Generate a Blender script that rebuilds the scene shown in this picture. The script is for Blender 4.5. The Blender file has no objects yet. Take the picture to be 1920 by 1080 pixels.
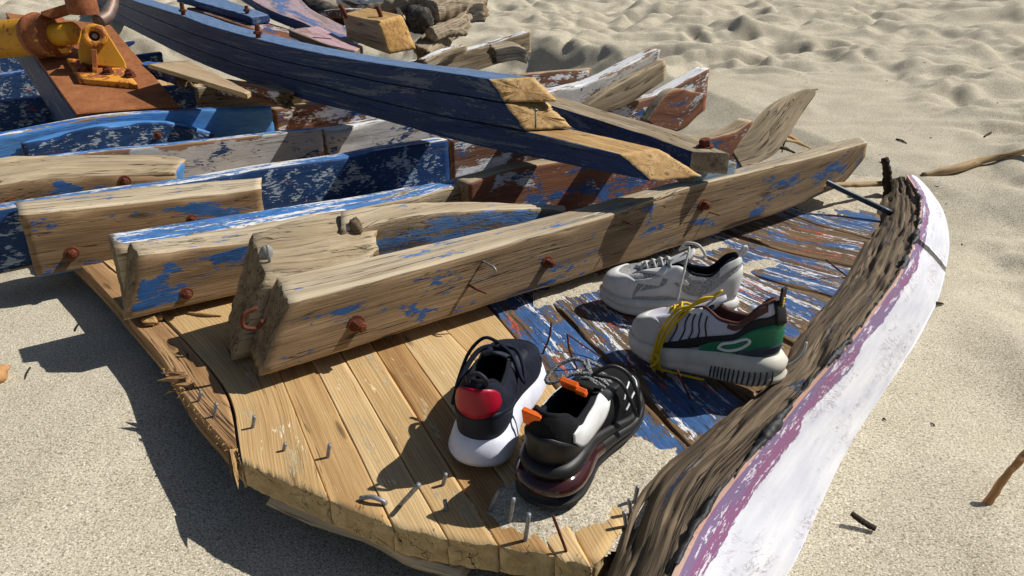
import bpy, math, random
import numpy as np
from mathutils import Vector, Matrix

# ------------------------------------------------------------------ camera, sky, sun, exposure
scene = bpy.context.scene
COL = scene.collection
F_PX, HORIZON, CAM_H = 1300.0, -20.0, 0.80          # focal length in photo pixels, row of the horizon, lens height
TH = math.atan((540 - HORIZON) / F_PX)
cam_d = bpy.data.cameras.new('camera')
cam_d.sensor_width = 36.0
cam_d.lens = F_PX / 1920 * 36
cam_d.clip_start, cam_d.clip_end = 0.02, 500
cam_o = bpy.data.objects.new('camera', cam_d)
cam_o.location = (0, 0, CAM_H)
cam_o.rotation_euler = (math.pi / 2 - TH, 0, 0)
COL.objects.link(cam_o)
scene.camera = cam_o

SUN_AZ, SUN_EL = math.radians(17), math.radians(47)   # azimuth of the sun counted from +X towards +Y
w = bpy.data.worlds.new('World'); scene.world = w; w.use_nodes = True
nt = w.node_tree
sky = nt.nodes.new('ShaderNodeTexSky'); sky.sky_type = 'NISHITA'; sky.sun_disc = False
sky.sun_elevation = SUN_EL; sky.sun_rotation = math.pi / 2 - SUN_AZ
nt.links.new(sky.outputs[0], nt.nodes['Background'].inputs[0])
nt.nodes['Background'].inputs[1].default_value = 0.055
sd = bpy.data.lights.new('sun', 'SUN'); sd.energy = 5.0; sd.angle = math.radians(0.5); sd.color = (1, .965, .905)
so = bpy.data.objects.new('sun', sd); COL.objects.link(so)
sunv = Vector((math.cos(SUN_EL) * math.cos(SUN_AZ), math.cos(SUN_EL) * math.sin(SUN_AZ), math.sin(SUN_EL)))
so.rotation_euler = sunv.to_track_quat('Z', 'Y').to_euler()
so.location = (6, 1, 6)
vs = scene.view_settings
vs.view_transform = 'Standard'; vs.look = 'None'; vs.exposure = 0.06; vs.gamma = 1.0

# ------------------------------------------------------------------ measuring helpers (photo row/column -> point in the place)
def ray(px, py):
    x = (px - 960) / F_PX; y = (540 - py) / F_PX
    c, s = math.cos(TH), math.sin(TH)
    return np.array([x, c + y * s, -s + y * c])
def P(px, py, z=0.):
    d = ray(px, py); t = (z - CAM_H) / d[2]
    return np.array([0, 0, CAM_H]) + t * d
def Ps(pts, z):
    return np.array([P(p[0], p[1], p[2] if len(p) > 2 else z) for p in pts])
def on_line(px, py, A, d):
    """point seen at px,py standing in the upright plane through A running along d"""
    r = ray(px, py); n = np.array([-d[1], d[0]])
    t = np.dot(n, A[:2]) / np.dot(n, r[:2])
    return np.array([0, 0, CAM_H]) + t * r
def on_poly(px, py, poly):
    """point seen at px,py on the upright wall over a plan polyline"""
    r = ray(px, py); best = None
    for i in range(len(poly) - 1):
        A = poly[i]; d = poly[i + 1] - A; n = np.array([-d[1], d[0]])
        den = np.dot(n, r[:2])
        if abs(den) < 1e-9: continue
        t = np.dot(n, A[:2]) / den
        p = r * t; u = np.dot(p[:2] - A[:2], d[:2]) / np.dot(d[:2], d[:2])
        over = max(0, -u, u - 1) * np.linalg.norm(d[:2])
        if t > 0 and (best is None or over < best[0]): best = (over, np.array([0, 0, CAM_H]) + p)
    return best[1]

# ------------------------------------------------------------------ noise
def _h(i, j, k, seed):
    n = (i * 73856093) ^ (j * 19349663) ^ (k * 83492791) ^ (seed * 2654435)
    n = (n ^ (n >> 13)) & 0x7fffffff
    n = (n * 1274126177) & 0x7fffffff
    n = (n ^ (n >> 16)) & 0x7fffffff
    n = (n * 668265263) & 0x7fffffff
    return ((n >> 7) & 0xffff) / 65535.0
def vn(p, seed=0):
    p = np.asarray(p, float); i = np.floor(p).astype(np.int64); f = p - i; f = f * f * (3 - 2 * f)
    r = 0
    for a in (0, 1):
        for b in (0, 1):
            for c in (0, 1):
                wgt = (f[..., 0] if a else 1 - f[..., 0]) * (f[..., 1] if b else 1 - f[..., 1]) * (f[..., 2] if c else 1 - f[..., 2])
                r = r + wgt * _h(i[..., 0] + a, i[..., 1] + b, i[..., 2] + c, seed)
    return r
def fbm(p, octv=4, seed=0, gain=.5):
    a, s, tot = 1., 0., 0.; p = np.asarray(p, float)
    for o in range(octv):
        s = s + a * vn(p * 2 ** o, seed + o * 17); tot += a; a *= gain
    return s / tot

# ------------------------------------------------------------------ object helpers
def tag(o, label=None, cat=None, group=None, kind=None):
    if label: o['label'] = label
    if cat: o['category'] = cat
    if group: o['group'] = group
    if kind: o['kind'] = kind
    return o
def base(name, loc, label, cat, group=None):
    o = bpy.data.objects.new(name, None); o.location = [float(v) for v in loc]; o.empty_display_size = .05
    COL.objects.link(o)
    return tag(o, label, cat, group)
def origin_of(p):
    v = Vector((0, 0, 0))
    while p is not None:
        v = v + p.location; p = p.parent
    return np.array(v)
def mk(name, V, Fc, mats, parent=None, gc=None, mi=None, smooth=True, label=None, ew=None):
    """one mesh object from world-space vertices"""
    V = np.asarray(V, float)
    if parent is not None:
        V = V - origin_of(parent); loc = None
    else:
        loc = V.mean(0); loc[2] = V[:, 2].min(); V = V - loc
    me = bpy.data.meshes.new(name)
    me.from_pydata(V.tolist(), [], [tuple(int(i) for i in f) for f in Fc])
    for m in (mats if isinstance(mats, (list, tuple)) else [mats]): me.materials.append(m)
    if mi is not None: me.polygons.foreach_set('material_index', np.asarray(mi, np.int32))
    me.polygons.foreach_set('use_smooth', np.full(len(me.polygons), smooth))
    if gc is not None:
        a = me.attributes.new('gc', 'FLOAT_VECTOR', 'POINT')
        a.data.foreach_set('vector', np.asarray(gc, np.float32).ravel())
    if ew is not None:
        a = me.attributes.new('ew', 'FLOAT', 'POINT'); a.data.foreach_set('value', np.asarray(ew, np.float32).ravel())
    me.update()
    o = bpy.data.objects.new(name, me); COL.objects.link(o)
    if parent is not None: o.parent = parent
    else: o.location = loc
    if label: o['label'] = label
    return o
def cat_meshes(parts):
    V, Fc, n = [], [], 0
    for v, f in parts:
        V.append(np.asarray(v, float)); Fc += [tuple(i + n for i in q) for q in f]; n += len(v)
    return np.vstack(V), Fc
def spline(pts, n, k=None):
    """Catmull-Rom through pts, n samples evenly by length"""
    pts = np.asarray(pts, float)
    if len(pts) == 2: pts = np.array([pts[0], (pts[0] + pts[1]) / 2, pts[1]])
    q = np.vstack([2 * pts[0] - pts[1], pts, 2 * pts[-1] - pts[-2]])
    out = []
    for i in range(1, len(q) - 2):
        t = np.linspace(0, 1, 24, endpoint=False)[:, None]
        a, b, c, d = q[i - 1], q[i], q[i + 1], q[i + 2]
        out.append(.5 * (2 * b + (c - a) * t + (2 * a - 5 * b + 4 * c - d) * t ** 2 + (3 * b - a - 3 * c + d) * t ** 3))
    out = np.vstack(out + [pts[-1:]])
    L = np.r_[0, np.cumsum(np.linalg.norm(np.diff(out, axis=0), axis=1))]
    s = np.linspace(0, L[-1], n)
    return np.stack([np.interp(s, L, out[:, j]) for j in range(out.shape[1])], 1)
def tube(pts, r, n=8, seg=None, cap=True, wob=0, seed=0):
    """swept round bar; r scalar or per-point list"""
    pts = np.asarray(pts, float)
    m = seg or len(pts)
    R = np.interp(np.linspace(0, 1, m), np.linspace(0, 1, len(r)), np.asarray(r, float)) if np.ndim(r) else np.full(m, r)
    c = spline(pts, m) if seg else pts
    T = np.gradient(c, axis=0); T /= np.linalg.norm(T, axis=1)[:, None] + 1e-12
    u = np.cross(T[0], [0, 0, 1.]);
    if np.linalg.norm(u) < .1: u = np.cross(T[0], [1., 0, 0])
    u /= np.linalg.norm(u); V = []
    for i in range(m):
        u = u - T[i] * np.dot(u, T[i]); u /= np.linalg.norm(u); v = np.cross(T[i], u)
        a = np.arange(n) * 2 * math.pi / n
        rr = R[i] * (1 + wob * (vn(np.stack([np.cos(a) * 1.3 + 7, np.sin(a) * 1.3 + 3, np.full(n, i * .37)], 1), seed) - .5) * 2) if wob else R[i] * np.ones(n)
        V.append(c[i] + (np.cos(a) * rr)[:, None] * u + (np.sin(a) * rr)[:, None] * v)
    V = np.vstack(V); Fc = []
    for i in range(m - 1):
        for j in range(n):
            k = (j + 1) % n; Fc.append((i * n + j, i * n + k, (i + 1) * n + k, (i + 1) * n + j))
    if cap:
        V = np.vstack([V, c[:1], c[-1:]]); a, b = len(V) - 2, len(V) - 1
        for j in range(n):
            k = (j + 1) % n; Fc.append((a, k, j)); Fc.append((b, (m - 1) * n + j, (m - 1) * n + k))
    return V, Fc
def box(c, sx, sy, sz, bev=.002, X=(1, 0, 0), Y=(0, 1, 0), Z=(0, 0, 1)):
    """box with chamfered edges; c centre, half sizes"""
    X, Y, Z = (np.array(v, float) / np.linalg.norm(v) for v in (X, Y, Z))
    V = []; idx = {}; Fc = []
    for a in (-1, 1):
        for b in (-1, 1):
            for d in (-1, 1):
                for k in range(3):
                    h = [sx, sy, sz]
                    for q in range(3):
                        if q != k: h[q] -= bev
                    idx[a, b, d, k] = len(V); V.append(np.array(c) + X * a * h[0] + Y * b * h[1] + Z * d * h[2])
    s = (-1, 1)
    for a in s:
        Fc.append([idx[a, -1, -1, 0], idx[a, 1, -1, 0], idx[a, 1, 1, 0], idx[a, -1, 1, 0]][::a])
        Fc.append([idx[-1, a, -1, 1], idx[-1, a, 1, 1], idx[1, a, 1, 1], idx[1, a, -1, 1]][::a])
        Fc.append([idx[-1, -1, a, 2], idx[1, -1, a, 2], idx[1, 1, a, 2], idx[-1, 1, a, 2]][::a])
    for a in s:
        for b in s:
            Fc.append([idx[a, b, -1, 0], idx[a, b, -1, 1], idx[a, b, 1, 1], idx[a, b, 1, 0]][::a * b])
            Fc.append([idx[a, -1, b, 0], idx[a, 1, b, 0], idx[a, 1, b, 2], idx[a, -1, b, 2]][::a * b])
            Fc.append([idx[-1, a, b, 1], idx[-1, a, b, 2], idx[1, a, b, 2], idx[1, a, b, 1]][::a * b])
            for d in s:
                Fc.append([idx[a, b, d, 0], idx[a, b, d, 1], idx[a, b, d, 2]][::a * b * d])
    return np.array(V), [tuple(f) for f in Fc]
def prism(c, r, h, n, axis, bev=.0, rot=0):
    """n-sided bar along axis from c, chamfered"""
    axis = np.array(axis, float) / np.linalg.norm(axis)
    u = np.cross(axis, [0, 0, 1.]);
    if np.linalg.norm(u) < .1: u = np.cross(axis, [1., 0, 0])
    u /= np.linalg.norm(u); v = np.cross(axis, u); c = np.array(c, float)
    V = []; rings = [(r, 0), (r, h - bev), (r - bev, h)] if bev else [(r, 0), (r, h)]
    for rr, z in rings:
        for j in range(n):
            a = rot + j * 2 * math.pi / n; V.append(c + axis * z + u * math.cos(a) * rr + v * math.sin(a) * rr)
    Fc = []
    for i in range(len(rings) - 1):
        for j in range(n):
            k = (j + 1) % n; Fc.append((i * n + j, i * n + k, (i + 1) * n + k, (i + 1) * n + j))
    Fc.append(tuple(range(n))[::-1]); Fc.append(tuple((len(rings) - 1) * n + j for j in range(n)))
    return np.array(V), Fc
def blob(c, rx, ry, rz, n=10, m=7, amp=.3, sc=1.5, seed=0):
    V = []; Fc = []
    for i in range(m + 1):
        t = math.pi * i / m
        for j in range(n):
            a = 2 * math.pi * j / n
            V.append((math.sin(t) * math.cos(a), math.sin(t) * math.sin(a), math.cos(t)))
    V = np.array(V); V *= (1 + amp * (fbm(V * sc + 31.7 + seed * 3.1, 3, seed) - .5) * 2)[:, None]
    for i in range(m):
        for j in range(n):
            k = (j + 1) % n; Fc.append((i * n + j, (i + 1) * n + j, (i + 1) * n + k, i * n + k))
    return V * [rx, ry, rz] + np.array(c), Fc

# ------------------------------------------------------------------ materials
def lin(c):
    c = [v / 255 for v in c]
    return tuple((v / 12.92 if v <= .04045 else ((v + .055) / 1.055) ** 2.4) for v in c) + (1,)
class N:
    """small node-tree writer"""
    def __init__(s, name):
        s.m = bpy.data.materials.new(name); s.m.use_nodes = True; s.t = s.m.node_tree; s.b = s.t.nodes['Principled BSDF']
    def add(s, ty, **kw):
        n = s.t.nodes.new(ty)
        for k, v in kw.items(): setattr(n, k, v)
        return n
    def put(s, sock, v):
        if isinstance(v, bpy.types.NodeSocket): s.t.links.new(v, sock)
        else: sock.default_value = v
    def attr(s, name='gc'): return s.add('ShaderNodeAttribute', attribute_name=name).outputs['Vector']
    def obj(s): return s.add('ShaderNodeTexCoord').outputs['Object']
    def mul(s, v, k, off=(0, 0, 0)):
        n = s.add('ShaderNodeMapping'); s.put(n.inputs[0], v); n.inputs['Scale'].default_value = k; n.inputs['Location'].default_value = off
        return n.outputs[0]
    def noise(s, v, scale=1., detail=3., rough=.55, dist=0.):
        n = s.add('ShaderNodeTexNoise'); s.put(n.inputs['Vector'], v); n.inputs['Scale'].default_value = scale
        n.inputs['Detail'].default_value = detail; n.inputs['Roughness'].default_value = rough; n.inputs['Distortion'].default_value = dist
        return n.outputs[0]
    def vor(s, v, scale=1., feature='F1'):
        n = s.add('ShaderNodeTexVoronoi', feature=feature); s.put(n.inputs['Vector'], v); n.inputs['Scale'].default_value = scale
        return n.outputs[0]
    def math(s, op, a, b=0., c=0., clamp=False):
        n = s.add('ShaderNodeMath', operation=op); n.use_clamp = clamp
        s.put(n.inputs[0], a); s.put(n.inputs[1], b)
        if op in ('MULTIPLY_ADD', 'SMOOTH_MIN', 'COMPARE'): s.put(n.inputs[2], c)
        return n.outputs[0]
    def ramp(s, v, a, b, lo=0., hi=1.):
        n = s.add('ShaderNodeMapRange'); n.clamp = True
        s.put(n.inputs[0], v); s.put(n.inputs[1], a); s.put(n.inputs[2], b); s.put(n.inputs[3], lo); s.put(n.inputs[4], hi)
        return n.outputs[0]
    def mix(s, f, a, b, mode='MIX'):
        n = s.add('ShaderNodeMix', data_type='RGBA', blend_type=mode)
        s.put(n.inputs[0], f); s.put(n.inputs[6], a); s.put(n.inputs[7], b)
        return n.outputs[2]
    def bump(s, h, strength=.5, dist=.002, prev=None):
        n = s.add('ShaderNodeBump'); s.put(n.inputs['Height'], h); n.inputs['Strength'].default_value = strength; n.inputs['Distance'].default_value = dist
        if prev is not None: s.put(n.inputs['Normal'], prev)
        return n.outputs[0]
    def out(s, color, rough=.7, normal=None, metal=0., spec=.4):
        s.put(s.b.inputs['Base Color'], color); s.put(s.b.inputs['Roughness'], rough); s.put(s.b.inputs['Metallic'], metal)
        s.put(s.b.inputs['Specular IOR Level'], spec)
        if normal is not None: s.put(s.b.inputs['Normal'], normal)
        return s.m

def wood(name, light, dark, crack=(45, 34, 26), grain=1., crk=.5, paints=(), rings=False, spec=.25, tone=.5, fib=.35, bump=.6):
    """weathered timber. 'gc' holds metres along the piece and across it, so grain follows every bend.
    paints: (colour, second colour, coverage 0..1, patch size along, patch size across, wear grain)"""
    n = N(name); g = n.attr()
    kd = n.vor(n.mul(g, (3.1, 13, 13), (2.2, 7.1, 3.3)))
    f1 = n.noise(n.mul(g, (2.2 * grain, 34 * grain, 34 * grain)), 1, 5, .66, .12)
    f1 = n.math('ADD', f1, n.math('MULTIPLY', n.ramp(kd, .0, .22, 1, 0), n.math('MULTIPLY', n.math('SUBTRACT', n.math('FRACT', n.math('MULTIPLY', kd, 16)), .5), .6)))
    f2 = n.math('ADD', n.math('MULTIPLY', n.noise(n.mul(g, (6, 240, 240)), 1, 3, .7), .55), n.math('MULTIPLY', n.noise(n.mul(g, (3, 480, 480)), 1, 2, .7), .45))
    ew = n.add('ShaderNodeAttribute', attribute_name='ew').outputs['Fac']
    f3 = n.noise(n.mul(g, (5, 9, 9), (3.1, 1.7, .3)), 1, 3, .55)
    c = n.mix(n.ramp(f1, .36, .66), lin(dark), lin(light))
    if rings:
        wv = n.add('ShaderNodeTexWave', wave_type='BANDS', bands_direction='Y'); n.put(wv.inputs[0], n.mul(g, (.9, 6, 6)))
        wv.inputs['Scale'].default_value = 7; wv.inputs['Distortion'].default_value = 9; wv.inputs['Detail'].default_value = 2.5; wv.inputs['Detail Scale'].default_value = .6
        c = n.mix(n.math('MULTIPLY', n.ramp(wv.outputs[1], .5, 1), .5), c, lin([v * .78 for v in dark]))
    c = n.mix(n.ramp(f2, .36, .60, fib, 0), c, lin([v * .62 for v in dark]))
    c = n.mix(n.ramp(f3, .35, .7, tone * .55, 0), c, lin([v * .7 for v in dark]))
    ck = n.noise(n.mul(g, (1.5, 46, 46), (5, 2, 8)), 1, 3.5, .55, .1)
    line = n.ramp(n.math('ABSOLUTE', n.math('SUBTRACT', ck, .5)), .002, .013, 1, 0)
    gate = n.ramp(n.noise(n.mul(g, (3, 22, 22), (9, 4, 1)), 1, 2), .62 - .3 * crk, .72 - .3 * crk)
    line = n.math('MULTIPLY', line, gate)
    c = n.mix(n.math('MULTIPLY', line, .9), c, lin(crack))
    km = n.ramp(kd, .05, .13, .8, 0)
    c = n.mix(n.math('MULTIPLY', ew, .35), c, lin([min(255, v * 1.12) for v in light]))
    c = n.mix(km, c, lin([v * .5 for v in dark]))
    h = n.math('MULTIPLY_ADD', f2, .7, n.math('MULTIPLY', f1, .4))
    h = n.math('SUBTRACT', h, n.math('MULTIPLY', line, 1.6))
    r = .82
    for i, p in enumerate(paints):
        col, col2, cov, sa, sc, wear = p
        o = (i * 3.7 + 1.3, i * 5.1 + .7, i * 2.9 + 4.1)
        big = n.noise(n.mul(g, (1 / sa, 1 / sc, 1 / sc), o), 1, 3, .6, .4)
        fine = n.noise(n.mul(g, (45, 190, 190), o), 1, 4, .7)
        m = n.math('ADD', big, n.math('MULTIPLY', n.math('SUBTRACT', fine, .5), wear))
        t = .5 + (.5 - cov) * .62
        m = n.math('SUBTRACT', m, n.math('MULTIPLY', ew, n.math('MULTIPLY', fine, .34)))
        msk = n.ramp(m, t - .012, t + .012)
        msk = n.math('MULTIPLY', msk, n.math('SUBTRACT', 1, n.math('MULTIPLY', line, .7)))
        pv = n.noise(n.mul(g, (20, 60, 60), o), 1, 4, .6)
        pc = n.mix(n.ramp(pv, .3, .7), lin(col), lin(col2))
        c = n.mix(msk, c, pc)
        h = n.math('ADD', h, n.math('MULTIPLY', msk, .35))
        r = n.mix(msk, (.82,) * 3 + (1,), (.52,) * 3 + (1,)) if i == 0 else r
    return n.out(c, r, n.bump(h, min(1, bump * 1.2), .004), spec=spec)
def plain(name, col, rough=.6, metal=0., var=.15, sc=30, bump=.0, bsc=200, spec=.4, col2=None):
    n = N(name); o = n.obj()
    c = n.mix(n.ramp(n.noise(o, sc, 4), .3, .7), lin(col), lin(col2 if col2 else [v * (1 - var) for v in col]))
    nm = n.bump(n.noise(o, bsc, 3), bump, .001) if bump else None
    return n.out(c, rough, nm, metal, spec)
# ------------------------------------------------------------------ the beach
def sand_h(x, y):
    d = np.hypot(x, y)
    p = np.stack([x, y, np.zeros_like(x)], -1)
    far = np.clip((d - 1.75) / 1.7, 0, 1) ; far = far * far * (3 - 2 * far)
    z = (fbm(p * 1.1 + 5, 3, 3) - .5) * .05 * (.35 + .65 * far)
    warp = np.stack([fbm(p * 1.3 + 11, 2, 8), fbm(p * 1.3 + 47, 2, 9), np.zeros_like(x)], -1) * .5
    q = (p + warp) * [1.7, 3.0, 1]
    z = z + (fbm(q, 3, 21) - .5) * .20 * far
    b = np.abs(vn((p + warp) * [3.1, 5.0, 1], 31) * 2 - 1)
    z = z + (b - .4) * .06 * far
    r = np.abs(vn((p + warp * .6) * [6., 12, 1], 37) * 2 - 1)
    z = z + (r - .4) * .026 * far
    z = z + (fbm(p * 9, 3, 5) - .5) * .016 * (.45 + .55 * far)
    rs = np.random.RandomState(4)
    for i in range(70):                                    # old footprints and dents
        a = rs.uniform(-.1, .62); D = rs.uniform(2.6, 9) ; cx, cy = D * math.sin(a), D * math.cos(a)
        ra, rb, th, dp = rs.uniform(.11, .2), rs.uniform(.07, .12), rs.uniform(0, 3), rs.uniform(.025, .06)
        u = ((x - cx) * math.cos(th) + (y - cy) * math.sin(th)) / ra; v = (-(x - cx) * math.sin(th) + (y - cy) * math.cos(th)) / rb
        e = u * u + v * v
        z = z - dp * np.exp(-e ** 1.4) + dp * .3 * np.exp(-(np.sqrt(e) - 1.6) ** 2 * 4)
    # soft swells lying near the right-hand edge of the wreck
    z = z + .028 * np.sin(x * 7 + y * 3.1 + 2 * vn(p * 2, 77)) * np.clip((x - .35) / .5, 0, 1) * (1 - far)
    # stays flat and low under the wreck
    u1 = np.clip((x + 1.5) / .4, 0, 1) * np.clip((1.9 + .15 * y - x) / .35, 0, 1) * np.clip((y - .2) / .5, 0, 1) * np.clip((5.2 - y) / .6, 0, 1)
    under = u1 * np.clip((.72 * y + .15 - x) / .2, 0, 1)
    z = z * (1 - .85 * under)
    z = z + .035 * np.clip((-.45 - x) / .35, 0, 1)
    # the beach climbs gently away from the wreck
    g = np.clip((d - 2.4) / .9, 0, 1); g = g * g * (3 - 2 * g)
    xb = 1.25 - np.clip(y - 2.4, 0, 9) * .30
    k = np.clip((x - xb) / .55, 0, 1) + np.clip((y - 5.7) / .8, 0, 1); k = np.clip(k, 0, 1)
    z = z + .105 * np.minimum(np.clip(d - 2.4, 0, None), 16) * g * k
    return z
def build_sand():
    n_a = 640
    ang = np.linspace(-math.pi, math.pi, 161)
    fine = np.linspace(math.radians(-48), math.radians(48), n_a)
    ang = np.sort(np.r_[ang[(ang < math.radians(-48.5))], fine, ang[(ang > math.radians(48.5))]])
    rad = np.r_[np.linspace(.25, 1.2, 60, endpoint=False), np.geomspace(1.2, 16, 520), np.geomspace(17, 200, 24)]
    A, R = np.meshgrid(ang, rad)
    x, y = R * np.sin(A), R * np.cos(A)
    z = sand_h(x, y)
    V = np.stack([x, y, z], -1).reshape(-1, 3); m = len(ang)
    i, j = np.meshgrid(np.arange(len(rad) - 1), np.arange(m - 1), indexing='ij')
    a = (i * m + j).ravel(); Fc = np.stack([a, a + 1, a + m + 1, a + m], 1)
    # close the hole under the lens
    c = len(V); V = np.vstack([V, [[0, 0, 0]]])
    n = N('beach_sand'); g = n.obj()
    k1 = n.noise(g, 230, 3, .7); k2 = n.noise(g, 330, 3, .7); k3 = n.noise(g, 9, 4, .6); k4 = n.vor(g, 330)
    col = n.mix(n.ramp(k3, .3, .7), lin((184, 173, 150)), lin((201, 191, 169)))
    col = n.mix(n.ramp(k1, .36, .50, .85, 0), col, lin((112, 102, 84)))
    col = n.mix(n.ramp(n.noise(g, 400, 2, .6), .34, .46, .7, 0), col, lin((92, 84, 70)))
    col = n.mix(n.ramp(k2, .53, .66, 0, .8), col, lin((246, 240, 220)))
    nm = n.bump(n.math('ADD', n.noise(g, 260, 3, .7), n.math('MULTIPLY', n.noise(g, 60, 3), .8)), .55, .005)
    m_ = n.out(col, .95, nm, spec=.1)
    V4 = V; me = bpy.data.meshes.new('sand')
    me.from_pydata(V4.tolist(), [], Fc.tolist() + [(c, int(k + 1), int(k)) for k in range(m - 1)])
    me.polygons.foreach_set('use_smooth', np.ones(len(me.polygons), bool)); me.materials.append(m_); me.update()
    o = bpy.data.objects.new('sand', me); COL.objects.link(o); tag(o, 'pale grey beige beach sand with soft dents and old footprints', 'sand', kind='structure')
    return m_
SAND_M = build_sand()

# ------------------------------------------------------------------ timber lofting
def rail_pts(poly, n):
    return spline(poly, n)
def timber(name, FB, FT, BT, BB, mats, parent, seg=.02, r=.0032, rough=.0014, chip=.006, seed=1, jag=(.0, .0), side=(0, 0, 0, 0), end=None, label=None, sub=4, knock=0., bev=None, bslot=None):
    """piece of timber between four long edges (front bottom, front top, back top, back bottom).
    side: material slot per long face (front, top, back, bottom); end: slot of the sawn or broken ends;
    bev: (down the front, across the top) size of a worn bevel along the upper front edge, in slot bslot"""
    L = np.linalg.norm(np.diff(np.asarray(FT, float), axis=0), axis=1).sum()
    n = max(6, int(L / seg))
    E0 = [rail_pts(e, n) for e in (FB, FT, BT, BB)]
    cen = sum(E0) / 4; s = np.r_[0, np.cumsum(np.linalg.norm(np.diff(cen, axis=0), axis=1))]
    T = np.gradient(cen, axis=0); T /= np.linalg.norm(T, axis=1)[:, None]
    dh = E0[1] - E0[0]; dh /= np.linalg.norm(dh, axis=1)[:, None] + 1e-9; dt = E0[2] - E0[1]; dt /= np.linalg.norm(dt, axis=1)[:, None] + 1e-9
    off = np.array([seed * 3.17 % 11, seed * 1.31 % 5, seed * .77 % 3])
    E, slot = list(E0), list(side)
    if bev:
        wv = (.7 + .6 * fbm(np.stack([s * 5 + seed, s * 0, s * 0], 1), 2, seed))[:, None]
        E = [E0[0], E0[1] - dh * bev[0] * wv, E0[1] + dt * bev[1] * wv, E0[2], E0[3]]; slot = [side[0], bslot if bslot is not None else side[1], side[1], side[2], side[3]]
    ring, gcr, sidx, ewr = [], [], [], []
    for k in range(len(E)):
        A, B = E[k], E[(k + 1) % len(E)]; d = np.linalg.norm(B - A, axis=1).mean() + 1e-6
        e = min(.3, r / d); ts = [e] + list(np.linspace(min(.42, e * 2.4), 1 - min(.42, e * 2.4), max(2, int(sub * (1 + d / .08))))) + [1 - e]
        for t in ts:
            q = A + (B - A) * t; ring.append(q); rel = q - E0[0]
            gcr.append(np.stack([s + off[0], np.sum(rel * dt, 1) + off[1], np.sum(rel * dh, 1) + off[2]], 1)); sidx.append(k); ewr.append(np.full(n, math.exp(-min(t, 1 - t) * d / .007)))
    R = np.stack(ring, 1); EW = np.stack(ewr, 1).reshape(-1); G = np.stack(gcr, 1); m = R.shape[1]; side = slot
    inw = cen[:, None] - R; inw /= np.linalg.norm(inw, axis=2)[..., None] + 1e-9
    q = G * [7, 70, 70]
    R = R + inw * ((fbm(q, 3, seed) - .5) * 2 * rough)[..., None]
    R = R + inw * ((fbm(G * [4, 9, 9], 2, seed + 5) - .5) * 2 * rough * .8)[..., None]
    if chip:
        isc = np.array([1. if (sidx[j] != sidx[j - 1] or sidx[j] != sidx[(j + 1) % m]) else 0. for j in range(m)])
        cz = fbm(G * [9, 14, 14] + 3, 3, seed + 9)
        R = R + inw * (np.clip(cz - .5, 0, 1) * 4 * chip * isc + isc * chip * .15 * vn(G * [60, 30, 30], seed))[..., None]
    if knock:
        R = R + inw * (np.clip(fbm(G * [5, 22, 22], 3, seed + 3) - .55, 0, 1) * 5 * knock)[..., None]
    for w_, (i0, sg) in enumerate(((0, -1), (n - 1, 1))):
        if jag[w_]:
            amp = (fbm(G[i0] * [1, 75, 75] + 9, 3, seed + 2) - .42) * 2 * jag[w_]
            for k2 in range(3):
                ii = i0 + (k2 if i0 == 0 else -k2); R[ii] = R[ii] + T[ii] * sg * (amp * (1 - k2 / 3))[:, None]
    V = R.reshape(-1, 3); GC = G.reshape(-1, 3); Fc = []; mi = []
    for i in range(n - 1):
        for j in range(m):
            k = (j + 1) % m; Fc.append((i * m + j, (i + 1) * m + j, (i + 1) * m + k, i * m + k)); mi.append(side[sidx[j]])
    es = slot[0] if end is None else end
    for w_, (i0, sg) in enumerate(((0, -1), (n - 1, 1))):
        prev = np.arange(m) + i0 * m; c0 = R[i0].mean(0); g0 = G[i0].mean(0); rings = 4
        for k2 in range(1, rings):
            f = 1 - k2 / rings
            pv = c0 + (R[i0] - c0) * f; gg = g0 + (G[i0] - g0) * f
            pv = pv + T[i0] * sg * ((fbm(gg * [1, 90, 90], 3, seed + 4) - .5) * (.004 + jag[w_] * .8))[:, None]
            b0 = len(V); V = np.vstack([V, pv]); GC = np.vstack([GC, gg]); cur = np.arange(m) + b0
            for j in range(m):
                k = (j + 1) % m; q4 = (prev[j], prev[k], cur[k], cur[j]); Fc.append(q4 if sg < 0 else q4[::-1]); mi.append(es)
            prev = cur
        V = np.vstack([V, c0[None]]); GC = np.vstack([GC, g0[None]]); c = len(V) - 1
        for j in range(m):
            k = (j + 1) % m; q3 = (prev[j], prev[k], c); Fc.append(q3 if sg < 0 else q3[::-1]); mi.append(es)
    ew = np.zeros(len(V)); ew[:len(EW)] = EW; ew[:m] = 1; ew[(n - 1) * m:n * m] = 1
    o = mk(name, V, Fc, mats, parent, gc=GC, mi=mi, label=label, ew=ew)
    return o
def back(E, th, up=(0, 0, 1), dz=0.):
    """edge moved sideways (to the far side) by th"""
    E = np.asarray(E, float); T = np.gradient(E, axis=0); T[:, 2] = 0; T /= np.linalg.norm(T, axis=1)[:, None]
    nrm = np.stack([-T[:, 1], T[:, 0], np.zeros(len(T))], 1)
    return E + nrm * np.asarray(th).reshape(-1, 1) + np.array([0, 0, 1.]) * np.asarray(dz).reshape(-1, 1)

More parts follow.
